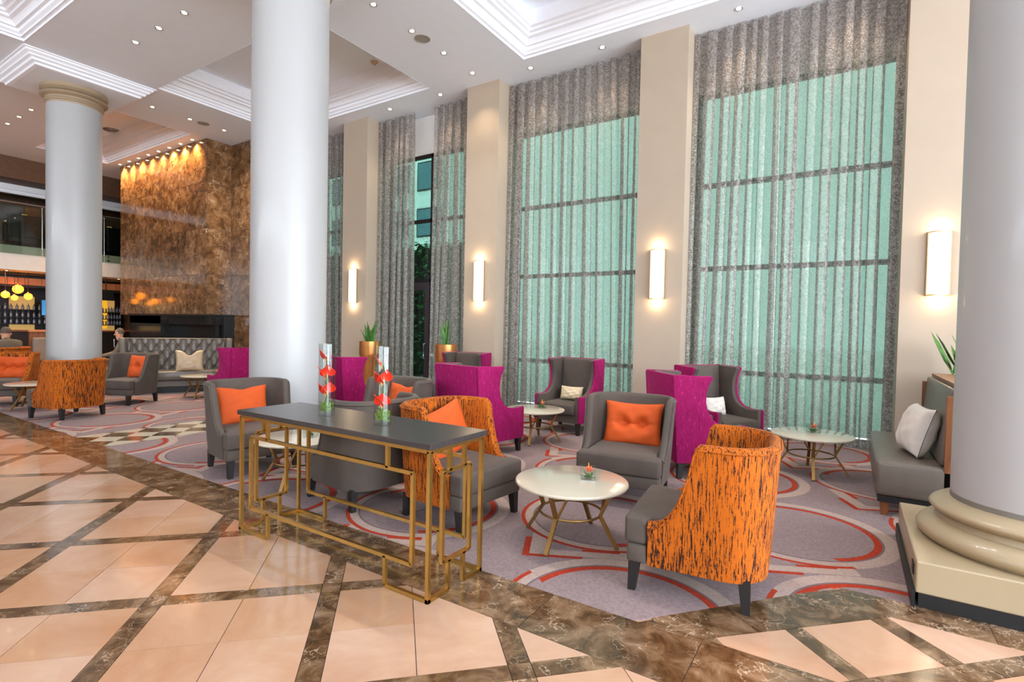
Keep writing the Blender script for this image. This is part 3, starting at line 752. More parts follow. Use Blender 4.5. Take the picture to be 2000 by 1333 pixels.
pl = [(-20.3, 5.1, 2.28, .13), (-20.1, 4.78, 2.1, .1), (-20.2, 5.3, 2.08, .1), (-20.3, 4.62, 2.12, .09), (-20.0, 4.95, 2.02, .08), (-20.2, 4.2, 2.2, .1)]
for i, (x, y, z, r) in enumerate(pl):
    t = thing('pendant_lamp', 'glowing amber pendant globe above the bar, %s' % ['largest and highest', 'left of centre', 'right of centre', 'at the picture edge', 'lowest of the cluster', 'beyond the picture edge'][i], 'pendant lamp', (x, y, z), 0, 'amber bar pendants')
    b = bmesh.new(); bmesh.ops.create_icosphere(b, subdivisions=2, radius=r); me = bpy.data.meshes.new('globe'); b.to_mesh(me); b.free(); me.materials.append(M['amber']); obj('globe', me, t)
    MB().tube([(0, 0, r*.9), (0, 0, 2.78-z)], .006, 6).build('cord', 'black', t)
    MB().lathe([(.03, r*.85), (.03, r*1.25), (.01, r*1.3)], 12).build('cap', 'gold', t)
bd, bdu = downlight(150), []
for c in bd.children:
    if c.type == 'LIGHT': c.data.color = (1, .72, .42)
for k, y in enumerate((3.0, 4.6, 6.1, 7.4)):
    place(bd, bdu, (-20.3, y, 5.25), 0, ['balcony ceiling downlight beyond the picture edge', 'balcony ceiling downlight at the left picture edge', 'balcony ceiling downlight hidden by left column', 'balcony ceiling downlight next to the fireplace edge'][k], 'balcony downlights')
bs_, bsu = downlight(60), []  # soffit lamps added to light the bar under the balcony
for c in bs_.children:
    if c.type == 'LIGHT': c.data.color = (1, .62, .3)
for k, y in enumerate((3.4, 4.8, 6.2, 7.5)):
    place(bs_, bsu, (-20.05, y, 2.778), 0, ['downlight under the balcony beyond the picture edge', 'downlight under the balcony above the amber pendants', 'downlight under the balcony hidden by left column', 'downlight under the balcony next to the fireplace'][k], 'bar soffit downlights')
t = thing('hanging_screen', 'black screen hanging under the balcony between column and fireplace', 'screen', (-19.6, 7.0, 2.2)); MB().box(-.04, 0, -.2, .2, -.15, .17).build('panel', 'black', t); MB().tube([(-.02, 0, .17), (-.02, 0, .578)], .015, 8).build('mount', 'black', t)
t = thing('booth_divider', 'low walnut divider with grey padded seat back left of column', 'divider', (-17.5, 4.95, .006))
MB().box(-.04, .04, -.35, .6, 0, 1.1).build('panel', 'walnut', t); MB().box(-.06, .06, -.37, .62, 1.1, 1.15).build('top_rail', 'panel_wood', t); MB().box(.04, .14, -.3, .55, .35, .95).build('seat_back', 'grey_lt', t, bevel=.03)

# ------------------------------------------------------------------ soft furnishing helpers
def pillow_mesh(name, w_, h_, t_, mat, buttons=(), seed=0, crease=.006, chop=0, n=26):
    rnd = random.Random(seed); a1, a2, a3 = [rnd.uniform(0, 6) for _ in range(3)]
    m = MB()
    def side(sg):
        def fn(i, j):
            x, z = 2*i-1, 2*j-1
            e = max(0, (1-abs(x)**2.6))*max(0, (1-abs(z)**2.6))
            y = t_/2*e**.42
            px = x*w_/2*(1-.10*(1-z*z)*abs(x)**3*0 - .07*(1-abs(z)**2)*(abs(x)**4))
            pz = z*h_/2*(1-.09*(1-abs(x)**2)*(abs(z)**4))
            for bx, bz in buttons:
                d2 = ((px-bx*w_/2)/.05)**2+((pz-bz*h_/2)/.05)**2
                y -= t_*.5*math.exp(-d2)*(1 if sg < 0 else .5)
                y -= .022*math.exp(-((pz-bz*h_/2)/.012)**2)*math.exp(-((px-bx*w_/2)/(.18*w_))**2)
                y -= .006*math.exp(-((px-bx*w_/2)/.008)**2)*(1-abs(z))
            y += crease*e*(sin(9*x+7*z+a1)*.5+sin(15*x*z+a2)*.5+sin(13*z-5*x+a3)*.4)
            if chop: pz -= chop*math.exp(-(x/.32)**2)*max(0, z)**2*h_; y -= 0
            return (px, sg*max(y, 0.002), pz)
        return fn
    m.grid(side(-1), n, n); m.grid(side(1), n, n)
    return m.mesh(name, mat, smooth=True, recalc=True, angle=70)
def cushion(loc, rz, tilt, w_, h_, t_, mat, label, buttons=(), seed=0, chop=0, group=None, roll=0):
    o = obj('cushion', pillow_mesh('cushion', w_, h_, t_, mat, buttons, seed, chop=chop))
    o.rotation_mode = 'ZYX'
    o.matrix_world = Matrix.Translation(loc) @ Matrix.Rotation(rz, 4, 'Z') @ Matrix.Rotation(tilt, 4, 'X') @ Matrix.Rotation(roll, 4, 'Y')
    return tag(o, label, 'cushion', group)
def legs(t, pts, top, hgt_, mat='darkwood', s0=.027, s1=.03, spl=.012):
    for x, y in pts:
        MB().frustum((x+(spl if x > 0 else -spl)*.5, y+(spl if y > 0 else -spl)), (s0*.75, s0*.75), .006, (x, y), (s1, s1), top).build('leg', mat, t)
def rbox(m_, x0, x1, y0, y1, z0, z1): return m_.box(x0, x1, y0, y1, z0, z1)

# ------------------------------------------------------------------ tub chair (back and sides in one curved shell, local facing -Y)
def tub_chair(outer, seatmat, label='', w_=.70, dpt=.66, H_=.865, yf=-.235, rad=.23):
    t = thing('tub_chair', label, 'chair')
    hw, yb = w_/2, .37
    # plan path
    pts = []; n1, n2, n3 = 16, 9, 7
    for i in range(n1): pts.append((-hw, yf+(yb-rad-yf)*i/n1, -1, 0))
    for i in range(n2): a = pi-(pi/2)*i/n2; pts.append((-hw+rad+rad*cos(a), yb-rad+rad*sin(a), cos(a), sin(a)))
    for i in range(n3): pts.append((-hw+rad+(w_-2*rad)*i/n3, yb, 0, 1))
    for i in range(n2): a = pi/2-(pi/2)*i/n2; pts.append((hw-rad+rad*cos(a), yb-rad+rad*sin(a), cos(a), sin(a)))
    for i in range(n1+1): pts.append((hw, yb-rad-(yb-rad-yf)*i/n1, 1, 0))
    s = [0]
    for a, b in zip(pts, pts[1:]): s.append(s[-1]+hypot(a[0]-b[0], a[1]-b[1]))
    L = s[-1]
    def top(k):
        e = min(s[k], L-s[k]); q = min(1, e/.24)
        base_ = .41+(H_-.41)*(q**2.6)
        return base_-(.0 if q < 1 else 0)
    th = .06; rows = []
    for k, (x, y, nx, ny) in enumerate(pts):
        zt = top(k); f = min(1, max(0, (zt-.41)/(H_-.41)))
        prof = []
        for j in range(6):
            z = .165+(zt-.03-.165)*j/5; o_ = .035*max(0, (z-.3)/.6)-.02*max(0, (.3-z)/.2); prof.append((o_, z))
        ot = prof[-1][0]
        prof += [(ot-.006, zt-.010), (ot-.022, zt), (ot-th+.022, zt), (ot-th+.006, zt-.010)]
        for j in range(4):
            z = zt-.03-(zt-.03-.30)*j/3; o_ = .035*max(0, (z-.3)/.6); prof.append((o_-th, z))
        rows.append([(x+nx*o_, y+ny*o_, z) for o_, z in prof])
    K = len(rows[0]); m = MB()
    fs = [(a*K+j, a*K+j+1, (a+1)*K+j+1, (a+1)*K+j) for a in range(len(rows)-1) for j in range(K-1)]
    fs += [(a*K+K-1, a*K, (a+1)*K, (a+1)*K+K-1) for a in range(len(rows)-1)]
    fs += [tuple(range(K)), tuple((len(rows)-1)*K+j for j in range(K-1, -1, -1))]
    m.add([p for r_ in rows for p in r_], fs)
    m.build('shell', outer, t, smooth=True, angle=50)
    # piping along the top edge
    pp = [tuple(Vector(rows[k][5])+Vector((pts[k][2]*.004, pts[k][3]*.004, .004))) for k in range(len(rows))]
    MB().tube(pp, .006, 6).build('piping', outer, t, smooth=True)
    hi = hw-.055
    c = MB().extrude([(-hw+.005, -.365), (hw-.005, -.365), (hw-.005, yf-.008), (hi-.004, yf+.01), (hi-.004, yb-.12), (hi-.15, yb-.075), (-hi+.15, yb-.075), (-hi+.004, yb-.12), (-hi+.004, yf+.01), (-hw+.005, yf-.008)], lambda x, y: (x, y, .275), lambda x, y: (x, y, .425+.012*(1-(x/hw)**2)))
    c.build('seat_cushion', seatmat, t, smooth=True, bevel=.022, seg=3, angle=60)
    MB().box(-hw+.01, hw-.01, -.35, yf-.006, .17, .272).box(-hi+.005, hi-.005, yf-.01, yb-.1, .18, .272).build('seat_base', seatmat, t, smooth=True, bevel=.012, angle=60)
    legs(t, [(-hw+.05, -.31), (hw-.05, -.31), (-hw+.07, .25), (hw-.07, .25)], .18, .18)
    return t
tub_o, uo = tub_chair('orange', 'grey'), []
tub_g, ug = tub_chair('grey', 'grey'), []
TUBS = [(tub_o, uo, -.70, 3.17, -84, 'orange streaked tub chair with its back to the camera beside cream column'),
        (tub_g, ug, -1.62, 4.42, 7, 'grey velvet tub chair facing the front round table, buttoned orange cushion'),
        (tub_o, uo, -2.53, 3.20, 85, 'orange tub chair with orange cushion partly behind the console table'),
        (tub_g, ug, -3.41, 3.05, -97, 'dark grey tub chair seen from behind through the console frame'),
        (tub_g, ug, -5.03, 3.02, 80, 'grey tub chair with plain orange cushion at the left end of console'),
        (tub_g, ug, -4.20, 4.12, 0, 'grey tub chair behind the two glass vases, orange cushion showing'),
        (tub_o, uo, -9.72, 3.02, -73, 'orange streaked tub chair with its back to the camera before left column'),
        (tub_o, uo, -11.85, 2.82, 48, 'orange tub chair with buttoned cushion at the left picture edge'),
        (tub_o, uo, -14.35, 3.35, -70, 'orange tub chair far behind, occupied by a seated person'),
        (tub_g, ug, -10.62, 4.13, 24, 'grey tub chair with coral cushion beside the tufted sofa')]
for pr, us_, x, y, a, lb in TUBS: place(pr, us_, (x, y, .0), R(a), lb, 'tub chairs')
def chair_cushion(x, y, a, label, w_=.53, h_=.40, off=.215, dx=0, z=.60, tilt=-14, **k):
    rz = R(a); fx, fy = sin(rz), -cos(rz); rx, ry = cos(rz), sin(rz)
    return cushion((x-fx*off+rx*dx, y-fy*off+ry*dx, z), rz, R(tilt), w_, h_, .14, k.pop('mat', 'cushion'), label, group='cushions on the chairs', **k)
BT = ((-.32, 0), (.32, 0))
chair_cushion(-1.62, 4.42, 7, 'orange two-button cushion on the front grey tub chair', buttons=BT, seed=1, dx=.0)
chair_cushion(-2.53, 3.20, 85, 'orange cushion leaning in the orange tub chair behind console', buttons=(), seed=2, dx=.03, roll=R(-14), off=.19, h_=.42)
chair_cushion(-5.03, 3.02, 80, 'plain orange cushion with dipped top on left grey tub chair', seed=3, chop=.05, h_=.40, w_=.5)
chair_cushion(-4.20, 4.12, 0, 'orange cushion on the grey tub chair behind the glass vases', seed=4, chop=.06)
chair_cushion(-11.85, 2.82, 48, 'wide buttoned orange cushion on the tub chair at left edge', buttons=((-.5, 0), (0, 0), (.5, 0)), seed=5, w_=.54)
chair_cushion(-10.62, 4.13, 24, 'coral orange cushion on the grey tub chair near tufted sofa', buttons=((0, 0),), seed=6, w_=.42, h_=.42, z=.62)

# ------------------------------------------------------------------ wing chair
def wing_chair(label=''):
    t = thing('wing_chair', label, 'chair')
    hw = .36
    prof = [(.0, .165), (.70, .165), (.715, .20), (.715, .515), (.70, .535), (.62, .525), (.54, .525), (.43, .545), (.36, .59), (.31, .66), (.28, .76), (.28, .85), (.30, .93), (.335, 1.0), (.325, 1.02), (.2, 1.02), (-.04, 1.03), (-.06, 1.01), (-.03, .6)]
    yb = .38
    def fl_(f, z): return 1+.10*max(0, (z-.6)/.45)*max(0, f/.4) # wings open outward
    for s in (-1, 1):
        def P(off):
            return lambda f, z: (s*(hw-off)*fl_(f, z), yb-f, z)
        MB().extrude(prof, P(0), P(.03)).build('outer_side', 'magenta', t, smooth=True, bevel=.008, angle=50)
        pin = [(min(max(f, .02), .705), max(z, .2)) for f, z in prof]
        pin = [(f-.004 if f > .3 else f, z-.005 if z > .5 else z) for f, z in pin]
        MB().extrude(pin, P(.031), P(.085)).build('inner_side', 'grey', t, smooth=True, bevel=.012, angle=50)
    def bk(y0, off): return lambda x, z: (x, yb-y0+(.06*max(0, (z-.3)/.7) if off else .06*max(0, (z-.3)/.7)), z)
    poly = [(-hw+.032, .165), (hw-.032, .165), (hw-.032, .6), (hw-.03, 1.025), (-hw+.03, 1.025), (-hw+.032, .6)]
    MB().extrude(poly, bk(0, 1), bk(.035, 1)).build('outer_back', 'magenta', t, bevel=.006, smooth=True, angle=50)
    pb = [(-hw+.09, .3), (hw-.09, .3), (hw-.09, .66), (hw-.08, 1.02), (-hw+.08, 1.02), (-hw+.09, .66)]
    MB().extrude(pb, bk(.037, 0), bk(.13, 0)).build('back_cushion', 'grey', t, bevel=.03, seg=3, smooth=True, angle=60)
    MB().box(-hw+.088, hw-.088, yb-.73, yb-.12, .27, .42).build('seat_cushion', 'grey', t, bevel=.03, seg=3, smooth=True, angle=60)
    MB().box(-hw+.033, hw-.033, yb-.70, yb-.04, .165, .27).build('seat_base', 'grey', t, bevel=.01)
    legs(t, [(-hw+.05, yb-.66), (hw-.05, yb-.66), (-hw+.06, yb-.06), (hw-.06, yb-.06)], .17, .17)
    return t
wing, wu = wing_chair(), []
WINGS = [(-3.62, 5.02, 171, 'magenta wing chair seen from behind, next to the orange tub chair'),
         (-5.86, 5.0, 176, 'magenta wing chair just right of the tall white column, half hidden'),
         (-5.36, 6.78, 8, 'grey fronted wing chair in front of the copper planter by pier'),
         (-3.38, 6.78, -2, 'grey fronted wing chair with beige bolster before the middle curtain'),
         (-1.32, 5.67, 130, 'magenta wing chair seen from behind right of the front grey chair'),
         (-1.32, 6.80, 55, 'grey fronted wing chair with ivory cushion before the widest curtain'),
         (-9.06, 5.18, -92, 'magenta wing chair left of the tall white column by the sofa')]
for x, y, a, lb in WINGS: place(wing, wu, (x, y, 0), R(a), lb, 'magenta wing chairs')
def wing_cush(x, y, a, label, mat, w_=.36, h_=.2):
    rz = R(a); fx, fy = sin(rz), -cos(rz)
    cushion((x-fx*.10, y-fy*.10, .525), rz, R(-12), w_, h_, .12, mat, label, seed=9, group='cushions on the chairs')
wing_cush(-3.38, 6.78, -2, 'beige bolster cushion on the wing chair by middle curtain', 'beige')
wing_cush(-1.32, 6.80, 55, 'small ivory cushion on the wing chair by the widest curtain', 'ivory', .34, .24)

# ------------------------------------------------------------------ round coffee tables
def coffee_table(label='', r=.385):
    t = thing('coffee_table', label, 'coffee table')
    MB().lathe([(.001, .397), (r-.02, .397), (r-.004, .402), (r, .412), (r-.004, .42), (r-.012, .423), (.001, .423)], 64, caps=False).build('table_top', 'stone', t, smooth=True, angle=35)
    for k in range(4):
        a = pi/4+k*pi/2+.78; ca, sa = cos(a), sin(a)
        m = MB()
        def P(rr, z, da=0): return (rr*cos(a+da), rr*sin(a+da), z)
        m.bar(P(.341, .018), P(.215, .215), .028, .018); m.bar(P(.215, .215), P(.30, .396, .0), .028, .018)
        m.bar(P(.217, .2), P(.24, .396, .42), .016, .014)
        m.build('leg', 'table_gold', t)
    ring = [(.212*cos(2*pi*i/40), .212*sin(2*pi*i/40), .21) for i in range(41)]
    MB().tube(ring, .008, 6).build('leg_ring', 'table_gold', t, smooth=True)
    return t
ctab, cu = coffee_table(), []
CT = [(-1.575, 3.24, 0, 'ivory round coffee table in front with small glass cube of flowers'), (-3.38, 5.83, 20, 'ivory round coffee table before the middle curtain wing chair'),
      (-.31, 6.25, 8, 'ivory round coffee table near the widest curtain and daybed'), (-4.18, 2.97, 30, 'ivory round coffee table seen through the console frame'),
      (-10.9, 2.95, 15, 'ivory round coffee table far left between the orange tub chairs'), (-10.45, 5.3, 40, 'ivory round coffee table in front of the tufted sofa'),
      (-13.3, 4.85, 0, 'ivory round coffee table beside the seated man in taupe suit')]
for x, y, a, lb in CT: place(ctab, cu, (x, y, .0), R(a), lb, 'round coffee tables')

# ------------------------------------------------------------------ small flower glasses on the tables
def petal(m, c, a, l, w_, up, mi=0):
    c = Vector(c); d = Vector((cos(a), sin(a), up)).normalized(); s_ = Vector((-sin(a), cos(a), 0))
    n = d.cross(s_)
    p = [c, c+d*l*.35+s_*w_/2, c+d*l*.35-s_*w_/2, c+d*l*.75+s_*w_*.42+n*.004, c+d*l*.75-s_*w_*.42+n*.004, c+d*l]
    q = [x-n*.0025 for x in p]
    k = [tuple(x) for x in p+q]
    m.add(k, [(0, 1, 2), (1, 3, 4, 2), (3, 5, 4), (6, 8, 7), (7, 8, 10, 9), (9, 10, 11), (0, 6, 7, 1), (1, 7, 9, 3), (3, 9, 11, 5), (5, 11, 10, 4), (4, 10, 8, 2), (2, 8, 6, 0)], mi)
def flower_cube(x, y, z, rz, label, s_=.05, h_=.085, seed=0):
    rnd = random.Random(seed)
    t = thing('flower_glass', label, 'flower glass', (x, y, z), rz, 'small flower glasses on the tables')
    g = MB(); tt = .004
    g.box(-s_, s_, -s_, -s_+tt, 0, h_).box(-s_, s_, s_-tt, s_, 0, h_).box(-s_, -s_+tt, -s_+tt, s_-tt, 0, h_).box(s_-tt, s_, -s_+tt, s_-tt, 0, h_).box(-s_+tt, s_-tt, -s_+tt, s_-tt, 0, .006)
    g.build('glass_cube', 'clear_glass', t)
    m = MB()
    for k in range(14): petal(m, (rnd.uniform(-.015, .015), rnd.uniform(-.015, .015), .012), rnd.uniform(0, 6.28), rnd.uniform(.035, .055), .02, rnd.uniform(.1, 1.2))
    m.build('foliage', 'leaf', t)
    m = MB()
    for k in range(7): petal(m, (.008, .0, .05), k*.9+rnd.uniform(0, .3), .045, .02, rnd.uniform(.5, 1.6))
    m.build('blossom', 'coral', t)
    m = MB().tube([(.006, 0, .04), (.004, 0, .095), (.002, 0, .112)], [.004, .004, .002], 6).build('spadix', 'yellow', t)
flower_cube(-1.49, 3.32, .423, R(28), 'square glass with flower on the front coffee table', seed=1)
flower_cube(-3.33, 5.93, .423, R(10), 'flower glass on the coffee table by middle curtain', seed=2)
flower_cube(-.30, 6.33, .423, R(40), 'flower glass on the coffee table near the daybed', seed=3)
flower_cube(-4.1, 3.03, .423, R(20), 'flower glass on the table seen through the console', seed=4)
flower_cube(-10.25, 5.45, .423, R(20), 'flower glass on the table before the tufted sofa', seed=5)

# ------------------------------------------------------------------ console table
X0, X1, Y0, Y1, ZT = -3.545, -1.80, 2.045, 2.52, .845
con = thing('console_table', 'long console table with charcoal wood top and geometric brass frame', 'console table', ((X0+X1)/2, (Y0+Y1)/2, .006))
CX, CY = (X0+X1)/2, (Y0+Y1)/2
HX, HY = (X1-X0)/2, (Y1-Y0)/2
MB().box(-HX-.012, HX+.012, -HY-.012, HY+.012, ZT-.006-.032, ZT-.006).build('table_top', 'tabletop_dark', con, bevel=.002)
B_ = .022; zt = ZT-.006-.032-B_/2
fr = MB().bar((-HX+B_/2, -HY+B_/2, zt), (HX-B_/2, -HY+B_/2, zt), B_).bar((-HX+B_/2, HY-B_/2, zt), (HX-B_/2, HY-B_/2, zt), B_)
fr.bar((-HX+B_/2, -HY+B_/2, zt), (-HX+B_/2, HY-B_/2, zt), B_).bar((HX-B_/2, -HY+B_/2, zt), (HX-B_/2, HY-B_/2, zt), B_)
fr.build('top_frame', 'gold', con)
for sx in (-1, 1):
    for sy in (-1, 1): MB().bar((sx*(HX-B_/2), sy*(HY-B_/2), 0), (sx*(HX-B_/2), sy*(HY-B_/2), zt), B_).build('corner_post', 'gold', con)
zi0, zi1 = .175, .665
def gold_bar(nm, p, q): MB().bar(p, q, B_*.95).build(nm, 'gold', con)
for sy in (-1, 1):
    y = sy*(HY-B_/2); xi = HX-.125
    for p, q in (((-xi, y, zi0), (xi, y, zi0)), ((-xi, y, zi1), (xi, y, zi1)), ((-xi, y, zi0), (-xi, y, zi1)), ((xi, y, zi0), (xi, y, zi1))): gold_bar('lattice_bar', p, q)
    for sx in (-1, 1):
        gold_bar('lattice_bar', (sx*(HX-.315), y, zi1), (sx*(HX-.315), y, zt))
        gold_bar('foot_bar', (sx*(HX-.325), y, B_/2), (sx*(HX-.325), y, zi0)); gold_bar('foot_bar', (sx*(HX-.325), y, B_/2), (sx*HX, y, B_/2))
for sx in (-1, 1):
    x = sx*(HX-B_/2); yi = HY-.118
    for p, q in (((x, -yi, zi0), (x, yi, zi0)), ((x, -yi, zi1), (x, yi, zi1)), ((x, -yi, zi0), (x, -yi, zi1)), ((x, yi, zi0), (x, yi, zi1))): gold_bar('lattice_bar', p, q)
    for sy in (-1, 1):
        gold_bar('lattice_bar', (x, sy*.065, zi1), (x, sy*.065, zt))
        gold_bar('foot_bar', (x, sy*.065, B_/2), (x, sy*.065, zi0)); gold_bar('foot_bar', (x, sy*.065, B_/2), (x, sy*HY, B_/2))

# ------------------------------------------------------------------ anthurium vases
def anth(m, c, a, size, tilt):
    """heart-shaped spathe, cupped, with thickness"""
    n = 22; c = Vector(c)
    d = Vector((cos(a)*cos(tilt), sin(a)*cos(tilt), sin(tilt))); s_ = Vector((-sin(a), cos(a), 0)); nn = d.cross(s_)
    rim = []
    for i in range(n):
        q = 2*pi*i/n
        hx = .062*16*sin(q)**3/16*size/.062*.5; hy = (13*cos(q)-5*cos(2*q)-2*cos(3*q)-cos(4*q))/16*size*.5
        rim.append(c+s_*hx+d*(-hy+size*.2)+nn*(-.25*(hx*hx+hy*hy)/size))
    ctr = c+nn*.006
    k = len(m.v); vs = [ctr]+rim+[ctr-nn*.003]+[p-nn*.003 for p in rim]
    fs = [(0, 1+i, 1+(i+1) % n) for i in range(n)]+[(n+1, n+2+(i+1) % n, n+2+i) for i in range(n)]+[(1+i, n+2+i, n+2+(i+1) % n, 1+(i+1) % n) for i in range(n)]
    m.add(vs, fs)
    return ctr, d
def vase(x, y, z, label, seed, r=.054, h_=.475):
    rnd = random.Random(seed)
    t = thing('flower_vase', label, 'vase', (x, y, z), seed*1.3, 'glass cylinder vases on the console')
    MB().lathe([(.001, .0005), (r-.002, .0005), (r, .003), (r, h_), (r-.003, h_), (r-.003, .022), (.001, .022)], 40, caps=False).build('glass_cylinder', 'clear_glass', t, smooth=True, angle=35)
    st = MB(); stems = []
    zs = [.16, .27, .39] if seed == 1 else [.13, .27, .375]
    for k, zz_ in enumerate(zs):
        a = rnd.uniform(0, 6.28)
        st.tube([(.015*cos(a+2), .015*sin(a+2), .03), (.01*cos(a), .01*sin(a), zz_*.6), (.012*cos(a), .012*sin(a), zz_)], .0035, 6)
        for s_ in (0, 1) if k < 2 else (0,):
            m = MB(); aa = -2.1-seed*1.3+s_*1.6+rnd.uniform(-.4, .4)
            c, d_ = anth(m, (.016*cos(aa), .016*sin(aa), zz_+.012*s_), aa, .102 if k < 2 else .085, R(58))
            f = m.build('spathe', 'red', t, smooth=True, angle=60)
            MB().tube([c, c-d_*.02+Vector((cos(aa), sin(aa), 0))*.012, c-d_*.045+Vector((cos(aa), sin(aa), 0))*.02], [.004, .0045, .002], 6).build('spadix', 'yellow', f)
    st.build('stem', 'leaf', t, smooth=True)
    m = MB()
    for k in range(60): petal(m, (rnd.uniform(-.02, .02), rnd.uniform(-.02, .02), rnd.uniform(.024, .07)), rnd.uniform(0, 6.28), rnd.uniform(.02, .03), .012, rnd.uniform(.3, 2.5))
    for k in range(16):
        a = rnd.uniform(0, 6.28); b = a+rnd.uniform(1, 2.5); zz_ = rnd.uniform(.03, .09)
        m.tube([((r-.012)*cos(a+(b-a)*q/6), (r-.012)*sin(a+(b-a)*q/6), zz_+.01*sin(q)) for q in range(7)], .002, 5)
    f = m.build('foliage', 'moss', t); f['kind'] = 'stuff'
vase(-2.91, 2.27, ZT, 'left glass cylinder vase with red anthuriums on console', 1)
vase(-2.385, 2.27, ZT, 'right glass cylinder vase with red anthuriums on console', 2)

# ------------------------------------------------------------------ tufted sofa (local facing -Y)
def tufted_sofa():
    t = thing('tufted_sofa', 'taupe leather sofa with deep-buttoned high back before the fireplace', 'sofa', (-11.72, 5.44, 0), R(65))
    W, hb = .95, 1.08
    px, pz = .19, .15
    def depth(x, z):
        r_ = round(z/pz); best = 9
        for rr in (r_-1, r_, r_+1):
            ox = (rr % 2)*px/2; k = round((x-ox)/px)
            best = min(best, hypot((x-ox-k*px), (z-rr*pz)*1.1))
        u = (x/px+z/(2*pz)); v = (x/px-z/(2*pz))
        cr = min(abs(u-round(u)), abs(v-round(v)))
        return .055*min(1, best/.075)**.6*(.42+.58*min(1, cr/.2)**.7)
    m = MB()
    nx, nz_ = 150, 56
    m.grid(lambda i, j: (-W+.10+(2*W-.2)*i, .22-depth(-W+.1+(2*W-.2)*i, .40+(hb-.40)*j)+.06*j, .40+(hb-.40)*j), nx, nz_)
    m.build('tufted_back', 'leather', t, smooth=True, recalc=False, angle=180)
    # button heads
    bb_ = MB().lathe([(.001, -.006), (.010, -.004), (.013, .001)], 8, caps=False).mesh('button', 'leather', smooth=True)
    for rr in range(3, 8):
        for k in range(-5, 6):
            x = k*px+(rr % 2)*px/2; z = rr*pz
            if abs(x) < W-.13 and .42 < z < hb-.02:
                o = obj('button', bb_, t); o.location = (x, .22+.06*(z-.4)/(hb-.4)-.004, z); o.rotation_euler = (R(90), 0, 0)
    MB().extrude([(.235, .12), (.40, .12), (.42, hb+.01), (.285, hb+.01)], lambda y, z: (-W+.02, y, z), lambda y, z: (W-.02, y, z)).build('back_frame', 'leather', t, bevel=.02, smooth=True, angle=50)
    for s in (-1, 1):
        prof = [(-.36, .12), (.38, .12), (.42, hb+.01), (.12, hb+.02), (.05, .98), (.0, .80), (-.06, .66), (-.2, .60), (-.35, .58)]
        MB().extrude(prof, lambda y, z: (s*(W-.09)*(1+.07*max(0, z-.5)), y, z), lambda y, z: (s*(W+.02)*(1+.07*max(0, z-.5)), y, z)).build('side_wing', 'leather', t, bevel=.03, seg=3, smooth=True, angle=50)
    MB().box(-W+.10, W-.10, -.42, .20, .25, .44).build('seat_cushion', 'leather', t, bevel=.04, seg=3, smooth=True, angle=60)
    MB().box(-W+.04, W-.04, -.38, .36, .13, .25).build('seat_base', 'leather', t, bevel=.01)
    MB().box(-W+.1, W-.1, -.32, .3, .006, .13).build('kick_base', 'black', t)
    return t
tufted_sofa()
cushion((-11.37, 5.50, .64), R(65), R(-16), .50, .46, .16, 'leather_tan', 'tan leather cushion with pinched top on the tufted sofa', seed=3, chop=.26, group='cushions on the chairs')

# ------------------------------------------------------------------ leather daybed (facing -X)
db = thing('leather_daybed', 'taupe leather daybed with walnut framed back beside the cream column', 'daybed', (.20, 5.12, 0))
sc_ = MB().box(0, .60, .0, 1.62, .17, .45).build('seat', 'leather', db, bevel=.035, seg=3, smooth=True, angle=60)
MB().box(.02, .60, .02, 1.6, .12, .17).build('base_rail', 'black', db)
for x, y in ((.05, .06), (.52, .06), (.05, 1.5), (.52, 1.5)): MB().frustum((x+.02, y+.02), (.025, .025), .006, (x+.02, y+.02), (.04, .04), .17).build('leg', 'walnut', db)
MB().extrude([(.40, .46), (.62, .46), (.62, 1.03), (.46, 1.05), (.435, .7)], lambda x, z: (x, .04, z), lambda x, z: (x, 1.6, z)).build('backrest', 'leather', db, bevel=.02, smooth=True, angle=50)
for y in (.0, 1.605): MB().box(.425, .63, y, y+.035, .17, 1.0).build('back_side_frame', 'walnut', db, bevel=.004)
MB().box(.50, .66, .0, 1.64, 1.05, 1.08).build('back_top_frame', 'walnut', db)
cushion((.50, 5.62, .66), R(-80), R(-16), .48, .42, .22, 'ivory', 'puffy ivory cushion leaning on the leather daybed', seed=11, group='cushions on the chairs')

# ------------------------------------------------------------------ planters
def planter(x, y, label, h_=1.12, rt=.20, n=12, seed=0, mat='copper'):
    rnd = random.Random(seed)
    t = thing('planter', label, 'planter', (x, y, .006))
    MB().lathe([(.13, 0), (.145, h_*.62), (rt-.005, h_*.74), (rt, h_*.78), (rt, h_), (rt-.015, h_), (rt-.015, h_-.05)], 40, caps=True).build('pot', mat, t, smooth=True, angle=35)
    MB().lathe([(.001, h_-.06), (rt-.016, h_-.055)], 24, caps=False).build('soil', 'bark', t)
    for k in range(n):
        a = rnd.uniform(0, 6.28); r0 = rnd.uniform(0, .09); hh = rnd.uniform(.28, .55); w_ = rnd.uniform(.025, .04); le = rnd.uniform(.02, .14); tw = rnd.uniform(0, 3.14)
        m = MB()
        rows = []
        for q in range(7):
            f = q/6; wd = w_*(sin(pi*min(.98, f*.75+.22)))*(1 if f < .98 else .1)
            c = Vector((r0*cos(a)+le*f*f*cos(a), r0*sin(a)+le*f*f*sin(a), h_-.06+hh*f)); s_ = Vector((cos(tw+f*.5), sin(tw+f*.5), 0)); n_ = Vector((-s_.y, s_.x, 0))
            rows.append((c-s_*wd, c+n_*.006, c+s_*wd, c-n_*.003))
        vs = [tuple(p) for r_ in rows for p in r_]
        m.add(vs, [(q*4+e, q*4+(e+1) % 4, q*4+4+(e+1) % 4, q*4+4+e) for q in range(6) for e in range(4)]+[(3, 2, 1, 0), (24, 25, 26, 27)])
        m.build('leaf', 'leaf', t, smooth=True)
    return t
planter(-8.12, 7.35, 'copper planter with upright leaves left of the glazed door', seed=1)
